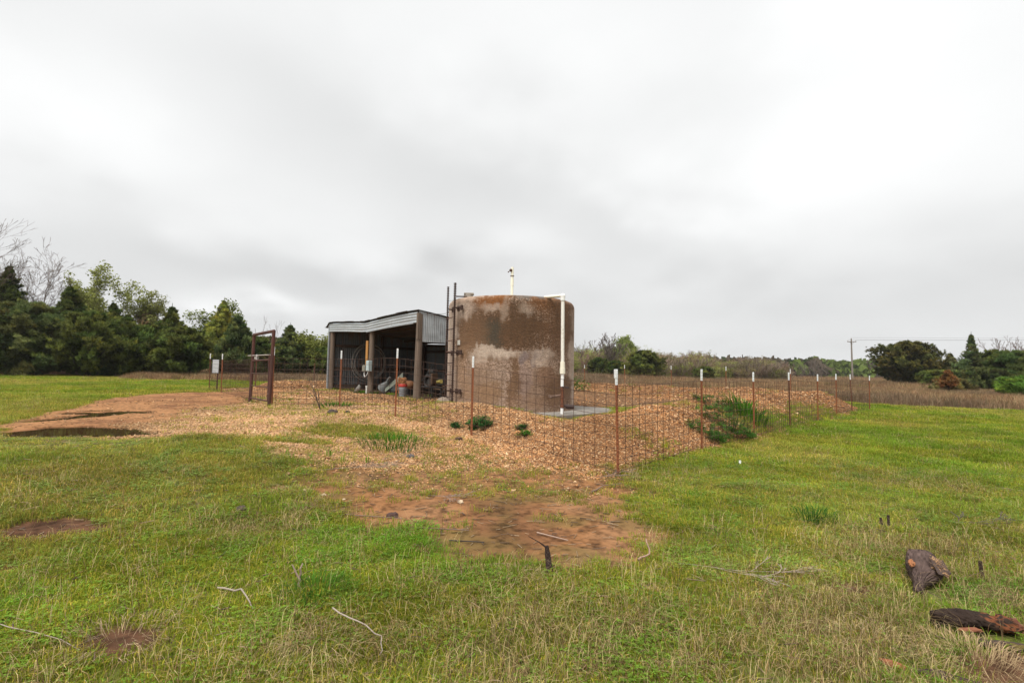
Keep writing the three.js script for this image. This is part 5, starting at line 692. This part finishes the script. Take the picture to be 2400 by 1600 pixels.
  dryTuft('sprawling pale dry grass behind the pinkish tuft', -2.35, 5.6, 0.22, 0.17, 130, [0.42, 0.36, 0.2]); dryTuft('dry grass tuft left of the tapered stump piece', 0.95, 3.35, 0.1, 0.13, 90, [0.48, 0.34, 0.16]); dryTuft('large tangled straw clump in front of the charred log', 2.35, 2.65, 0.3, 0.26, 380, [0.5, 0.36, 0.2]); dryTuft('tangled straw clump left of the straw by the charred log', 1.95, 2.85, 0.22, 0.22, 200, [0.46, 0.34, 0.2]); dryTuft('straw clump right of the tapered stump piece', 3.25, 3.35, 0.16, 0.2, 150);
  dryTuft('standing straw clump left of the dead sapling stump', 0.05, 3.55, 0.26, 0.2, 150, [0.44, 0.32, 0.19]); dryTuft('straw clump at the bottom edge left of centre', -0.95, 2.72, 0.25, 0.2, 160, [0.46, 0.34, 0.2]); dryTuft('straw clump in the lower left corner grass', -2.0, 2.75, 0.28, 0.22, 170, [0.44, 0.32, 0.2]);
  // tapered stump piece, dark bark outside, pale broken wood on its upper right
  const bark = texture(512, 512, (u, v) => { const n = tfbm(u, v, 10, 4, 301), st = tnoise(u * 60, v * 14, 60, 303), k = 0.45 + 0.9 * (n * 0.6 + st * 0.5 - 0.2); return [0.12 * k, 0.082 * k, 0.07 * k]; }), barkRel = texture(512, 512, (u, v) => tnoise(u * 60, v * 14, 60, 303) * 0.6 + tfbm(u, v, 20, 3, 305) * 0.4, { data: true });
  const barkM = matte({ map: bark, bumpMap: barkRel, bumpScale: 0.02 });
  const blob = (nu, nv, P) => { const pos = [], uv = [], idx = []; for (let j = 0; j <= nv; j++) for (let i = 0; i <= nu; i++) { pos.push(...P(i / nu * 2 * Math.PI, j / nv)); uv.push(i / nu, j / nv); if (i < nu && j < nv) { const a = j * (nu + 1) + i; idx.push(a, a + nu + 2, a + 1, a, a + nu + 1, a + nu + 2); } } const g = new THREE.BufferGeometry(); g.setAttribute('position', new THREE.Float32BufferAttribute(pos, 3)); g.setAttribute('uv', new THREE.Float32BufferAttribute(uv, 2)); g.setIndex(idx); g.computeVertexNormals(); return g; };
  const st = thing('stump_piece', 'dark tapered stump piece with pale broken wood lying in the right foreground grass', 'stump', W3(2.84, 3.58, 0.02), -0.63);
  // axis lies along the ground from the thick far end to the thin near end
  const sg = blob(40, 26, (q, f) => { const r = sstep(-0.012, 0.025, f) * (f > 0.96 ? sstep(1.0, 0.95, f) : 1) * lerp(0.105, 0.036, sstep(0.12, 0.82, f)) * (1 + 0.3 * (fbm(Math.cos(q) * 1.6 + 4, Math.sin(q) * 1.6 + f * 5, 4, 311) - 0.5)); const bulge = 0.055 * Math.exp(-(((f - 0.38) / 0.2) ** 2)) * Math.max(0, Math.cos(q)); const sq = 1 / Math.max(Math.abs(Math.cos(q)), Math.abs(Math.sin(q))) ** 0.45; return [Math.cos(q) * r * 0.8 * sq + bulge - 0.04 * f, 0.08 - 0.05 * f + Math.sin(q) * r * 0.85 * sq, -0.27 + 0.54 * f]; });
  part('stump_body', sg, barkM, st);
  const paleM = std(1, 1, 1, 0.95, 0, { map: texture(256, 256, (u, v) => { const n = tfbm(u, v, 8, 4, 321), f = tnoise(u * 50, v * 50, 50, 323); const k = sstep(0.48, 0.66, n * 0.6 + f * 0.4); return [lerp(0.05, 0.3, k), lerp(0.03, 0.17, k), lerp(0.022, 0.08, k)]; }) });
  const fresh = part('broken_wood', lump(0.075, 3, 0.9, 41, 0.85, 0.45, 1.3), paleM, st); fresh.position.set(0.085, 0.125, -0.06); fresh.rotation.set(0.25, 0.1, -0.55); fresh.scale.set(0.75, 0.6, 0.8);
  part('split_edge', lump(0.03, 2, 0.7, 42, 0.5, 0.5, 1.7).translate(-0.062, 0.13, 0.0), std(0.28, 0.11, 0.04, 0.95), st);
  const lg = thing('charred_log', 'black charred half log lying flat in the lower right grass', 'log', W3(2.64, 3.0, 0.02), -0.06);
  const lgGeo = blob(36, 40, (q, f) => { const L = 0.43, end = sstep(0, 0.05, f) * sstep(1, 0.96, f), jag = 1 + 0.3 * (fbm(Math.cos(q) * 2 + 3, f * 14 + Math.sin(q) * 2, 4, 331) - 0.5); const r = end * 0.05 * jag * lerp(0.75, 1.05, sstep(0, 0.3, f)) * (1 + 0.18 * sstep(0.86, 0.96, f)); return [(f - 0.5) * L + 0.02 * Math.cos(q * 2) * end, 0.04 + Math.sin(q) * r * (Math.sin(q) < 0 ? 0.7 : 0.95) + 0.012 * Math.sin(f * 5) - (f > 0.8 ? 0.012 * sstep(0.8, 0.86, f) * sstep(0.94, 0.88, f) * Math.max(0, Math.sin(q)) : 0), Math.cos(q) * r * 1.25]; });
  const charM = matte({ map: texture(512, 256, (u, v) => { const n = tfbm(u, v, 8, 4, 341), c = tnoise(u * 30, v * 24, 30, 343), red = sstep(0.62, 0.8, v + 0.5 * (n - 0.5)) * sstep(0.4, 0.7, c); return [lerp(0.034, 0.15, red) * (0.6 + 0.8 * n), lerp(0.023, 0.055, red) * (0.6 + 0.8 * n), lerp(0.018, 0.026, red) * (0.6 + 0.8 * n)]; }), bumpMap: texture(512, 256, (u, v) => tnoise(u * 24, v * 36, 24, 345) * 0.6 + tfbm(u, v, 20, 3, 347) * 0.4, { data: true }), bumpScale: 0.02 });
  part('log_body', lgGeo, charM, lg);
  part('splinter', lump(0.02, 2, 0.6, 43, 3, 0.5, 0.6).translate(-0.04, 0.02, 0.062), std(0.22, 0.08, 0.04, 0.9), lg); part('broken_end', lump(0.04, 2, 0.8, 44, 0.7, 0.8, 1).translate(0.215, 0.035, 0.03), std(0.14, 0.05, 0.025, 0.9), lg);
  const rot = single('rotten_log', blob(24, 24, (q, f) => { const r = sstep(0, 0.1, f) * sstep(1, 0.85, f) * 0.03 * (1 + 0.5 * (fbm(Math.cos(q) + f * 9, Math.sin(q) + 3, 3, 351) - 0.5)); return [(f - 0.5) * 0.3, Math.sin(q) * r * 0.7, Math.cos(q) * r]; }).rotateY(-0.3).translate(2.66, groundHeight(2.66, 2.8) + 0.015, -2.8), std(1, 1, 1, 0.95, 0, { map: texture(128, 128, (u, v) => { const n = tfbm(u, v, 6, 3, 355); return n > 0.5 ? [0.09, 0.065, 0.012] : [0.045, 0.026, 0.018]; }) }), 'small rotten mossy log sunk in straw below the charred log', 'log');
  const chip = single('bark_chip', lump(0.05, 2, 0.5, 45, 0.55, 0.22, 1.1).rotateY(0.75).translate(1.88, groundHeight(1.88, 2.58) + 0.03, -2.58), std(1, 1, 1, 0.9, 0, { map: texture(64, 64, (u, v) => { const n = tfbm(u, v, 6, 3, 359); return [0.15 + 0.2 * n, 0.05 + 0.07 * n, 0.02 + 0.025 * n]; }) }), 'orange-brown bark chip in the straw near the bottom right', 'bark chip');
  single('bark_slab', [lump(0.06, 2, 0.6, 46, 2.6, 0.3, 0.5).rotateY(-0.45).translate(2.05, groundHeight(2.05, 2.5) + 0.02, -2.5)], barkM, 'dark bark slab in straw at the bottom edge behind the orange chip', 'bark');
  // sticks
  const crook = (P) => { const o = [P[0]]; for (let i = 1; i < P.length; i++) { for (const f of [0.35, 0.7]) o.push(P[i - 1].map((v, k) => lerp(v, P[i][k], f) + (R() - 0.5) * (k === 2 ? 0.012 : 0.035))); o.push(P[i]); } return o; };
  const stick = (label, pts0, r, col, name = 'stick', cat = 'stick', pts = pts0.length > 2 ? crook(pts0) : pts0) => single(name, pts.map((p, i) => i ? rod(V(...W3(pts[i - 1][0], pts[i - 1][1], pts[i - 1][2])), V(...W3(p[0], p[1], p[2])), r * (1 - 0.6 * (i - 1) / pts.length), r * (1 - 0.6 * i / pts.length), 6) : null).filter(Boolean), std(...col, 0.9), label, cat);
  const pale = [0.33, 0.27, 0.22], brown = [0.17, 0.11, 0.08], black = [0.04, 0.03, 0.025];
  const gn = [0.28, 3.7]; const ds = thing('dead_sapling', 'short dark broken sapling stump at the near edge of the soil', 'stump', W3(...gn)); part('stem', [rod(V(0.02, -0.05, 0), V(0.0, 0.12, 0), 0.028, 0.02, 9), rod(V(0, 0.12, 0), V(-0.01, 0.19, 0.01), 0.021, 0.013, 8)], barkM, ds); part('twig', [rod(V(0, 0.17, 0), V(-0.06, 0.215, 0.01), 0.008, 0.004, 6), rod(V(-0.06, 0.215, 0.01), V(-0.14, 0.26, 0.02), 0.004, 0.002, 5)], barkM, ds);
  stick('white crooked dead stick at the bottom left of centre', [[-0.98, 2.95, 0.1], [-0.8, 2.82, 0.09], [-0.65, 2.74, 0.06], [-0.63, 2.62, 0.03]], 0.0045, pale); stick('long pale curved stick at the lower left picture edge', [[-3.35, 3.1, 0.12], [-3.0, 2.92, 0.06], [-2.6, 2.75, 0.04], [-2.1, 2.6, 0.03]], 0.004, pale);
  stick('forked pale twig standing in the grass left of the soil edge', [[-1.36, 3.42, 0.0], [-1.36, 3.42, 0.07], [-1.34, 3.42, 0.16]], 0.009, [0.3, 0.22, 0.17]); stick('fork of the pale standing twig', [[-1.362, 3.42, 0.06], [-1.41, 3.42, 0.15]], 0.006, [0.3, 0.22, 0.17]);
  stick('bent pale stick rising at the right end of the bare soil', [[0.98, 3.95, 0.02], [1.08, 4.0, 0.05], [1.07, 4.06, 0.14]], 0.009, [0.34, 0.22, 0.16]); stick('thin brown twig lying across the middle of the soil', [[-0.9, 4.65, 0.015], [-0.35, 4.6, 0.015]], 0.006, brown); stick('pale split twig on the red soil', [[0.25, 4.6, 0.015], [0.5, 4.38, 0.02]], 0.007, [0.35, 0.24, 0.18]);
  stick('short dark twig near the lower soil edge', [[-0.5, 4.35, 0.015], [-0.2, 4.33, 0.015]], 0.006, black); stick('dark twig on the upper right soil', [[1.0, 6.3, 0.02], [1.2, 6.6, 0.03], [1.45, 6.7, 0.02]], 0.01, brown); stick('long brown twig on the left of the soil', [[-1.55, 4.95, 0.015], [-1.0, 4.92, 0.015]], 0.006, brown); stick('curved pale twig in the grass at left of centre', [[-1.85, 3.35, 0.03], [-1.65, 3.25, 0.07], [-1.5, 3.1, 0.02]], 0.007, [0.3, 0.25, 0.2]);
  // fallen twiggy branches
  const branch = (label, x, d, len, turn, col) => { const r = mulberry(Math.round(x * 100) + 17), t = new Tris(), tips = []; grow(t, r, [0, 0, 0], V(1, 0.12, 0), len / 2.4, 0.0045, 4, tips, { split: 2, bend: 0.3, upward: 0, minR: 0.0032 }); for (let i = 1; i < t.p.length; i += 3) t.p[i] = Math.abs(t.p[i]) * 0.28 + 0.01; single('fallen_branch', t.geo().rotateY(turn).translate(...W3(x, d, 0.02)), std(...col, 0.9), label, 'branch'); };
  branch('pale twiggy fallen branch lying right of the bare soil', 1.25, 3.85, 0.9, -0.35, [0.26, 0.2, 0.155]); branch('grey twiggy fallen branch at the foot of the near corner fence', 1.1, 6.9, 0.7, 0.5, [0.14, 0.1, 0.08]); branch('thin grey brush heap along the gravel edge at left', -2.5, 6.3, 1.4, 0.15, [0.13, 0.1, 0.08]); branch('small brown brush pile on the upper soil', -0.9, 5.75, 0.5, -0.2, [0.2, 0.14, 0.11]); branch('dark fallen branch in the right lawn', 4.3, 5.1, 0.6, -0.3, [0.07, 0.05, 0.04]);
  // dark cut stubs in the right lawn
  [[3.55, 4.95, 'pair-left dark stub in the right lawn'], [3.63, 4.98, 'taller dark stub right beside another stub in the right lawn'], [4.15, 4.0, 'leaning dark stub above the tapered stump piece'], [3.4, 3.75, 'dark stub between the lawn and the tapered stump piece'], [4.45, 3.55, 'dark stub near the right picture edge']].forEach(([x, d, label], i) => { const o = single('cut_stub', rod(V(...W3(x, d, -0.03)), V(...W3(x + 0.015 * (i % 3 - 1) - (i === 2 ? 0.03 : 0), d, 0.1 + 0.02 * (i % 2))), 0.014, 0.011, 7), barkM, i === 0 ? 'shorter dark stub left beside another stub in the right lawn' : label, 'stub'); });
  // pale stones on the soil, dark clods on the gravel
  const stone = (label, x, d, s, col, name = 'stone', cat = 'stone') => { const o = single(name, lump(s, 2, 0.35, Math.round(x * 91) + 400, 1.1, 0.7, 0.9).translate(...W3(x, d, s * 0.35)), std(...col, 0.9), label, cat); return o; };
  const SC = [0.5, 0.38, 0.25]; stone('largest pale rounded stone on the upper soil', -0.52, 5.55, 0.03, SC); stone('pale stone on the left end of the soil', -2.0, 5.6, 0.022, SC); stone('small pale stone between the two left soil stones', -2.25, 5.7, 0.017, SC); stone('small pale stone right of the left soil stones', -1.75, 5.5, 0.016, SC); stone('tan flat stone on the upper soil near the gravel', 0.05, 6.2, 0.025, [0.45, 0.3, 0.16]); stone('dark clod on the left of the soil', -1.12, 5.0, 0.045, [0.06, 0.03, 0.022], 'dirt_clod', 'clod'); stone('dark clod left of the pale dry tuft', -2.55, 4.95, 0.05, [0.055, 0.04, 0.026], 'dirt_clod', 'clod');
  stone('dark hollow clod on the gravel spill below the fence', -3.95, 11.4, 0.1, [0.045, 0.028, 0.02], 'dirt_clod', 'clod'); stone('smaller dark clod right of the hollow clod', -3.6, 11.35, 0.06, [0.045, 0.028, 0.02], 'dirt_clod', 'clod'); stone('dark clod on the gravel below the second left post', -0.9, 9.0, 0.06, [0.07, 0.035, 0.022], 'dirt_clod', 'clod'); stone('dark grey stone low on the gravel spill', -1.45, 7.55, 0.05, [0.08, 0.065, 0.06]);
  const twigs = new Tris(); { const r = mulberry(55), tips = []; for (let k = 0; k < 3; k++) grow(twigs, r, [0, 0, 0], V(-0.4 + 0.1 * k, 1, 0.1 * k).normalize(), 0.45, 0.012, 3, tips, { split: 1, bend: 0.3 }); } single('dead_twig', twigs.geo().translate(...W3(-4.55, 12.3)), std(0.06, 0.04, 0.03), 'thin dead twig arching against the fence near the gate', 'twig');
  // white flower
  const fl = thing('white_flower', 'single white narcissus flower in the right lawn', 'flower', W3(3.45, 7.8)); fl.scale.setScalar(0.62); part('stem', tube([V(0, 0, 0), V(0.0, 0.1, 0), V(0.02, 0.17, 0.02)], 0.004, 10, 5), std(0.06, 0.13, 0.03), fl); const pet = new Tris(); for (let k = 0; k < 6; k++) { const q = k / 6 * 6.283, c = Math.cos(q), s = Math.sin(q); pet.quad([0, 0, 0], [0.03 * c - 0.014 * s, 0.03 * s + 0.014 * c, 0.006], [0.055 * c, 0.055 * s, 0], [0.03 * c + 0.014 * s, 0.03 * s - 0.014 * c, 0.006]); } const pm = part('petals', pet.geo(), new THREE.MeshStandardMaterial({ color: 0xf2f2ee, roughness: 0.7, side: THREE.DoubleSide }), fl); pm.position.set(0.02, 0.18, 0.02); pm.rotation.set(-0.2, 0.5, 0.3); part('leaves', [rod(V(-0.02, 0, 0), V(-0.05, 0.14, 0.02), 0.006, 0.002, 4), rod(V(0.02, 0, 0), V(0.04, 0.12, -0.02), 0.006, 0.002, 4)], std(0.04, 0.12, 0.05), fl);
}
renderer.render(scene, camera);
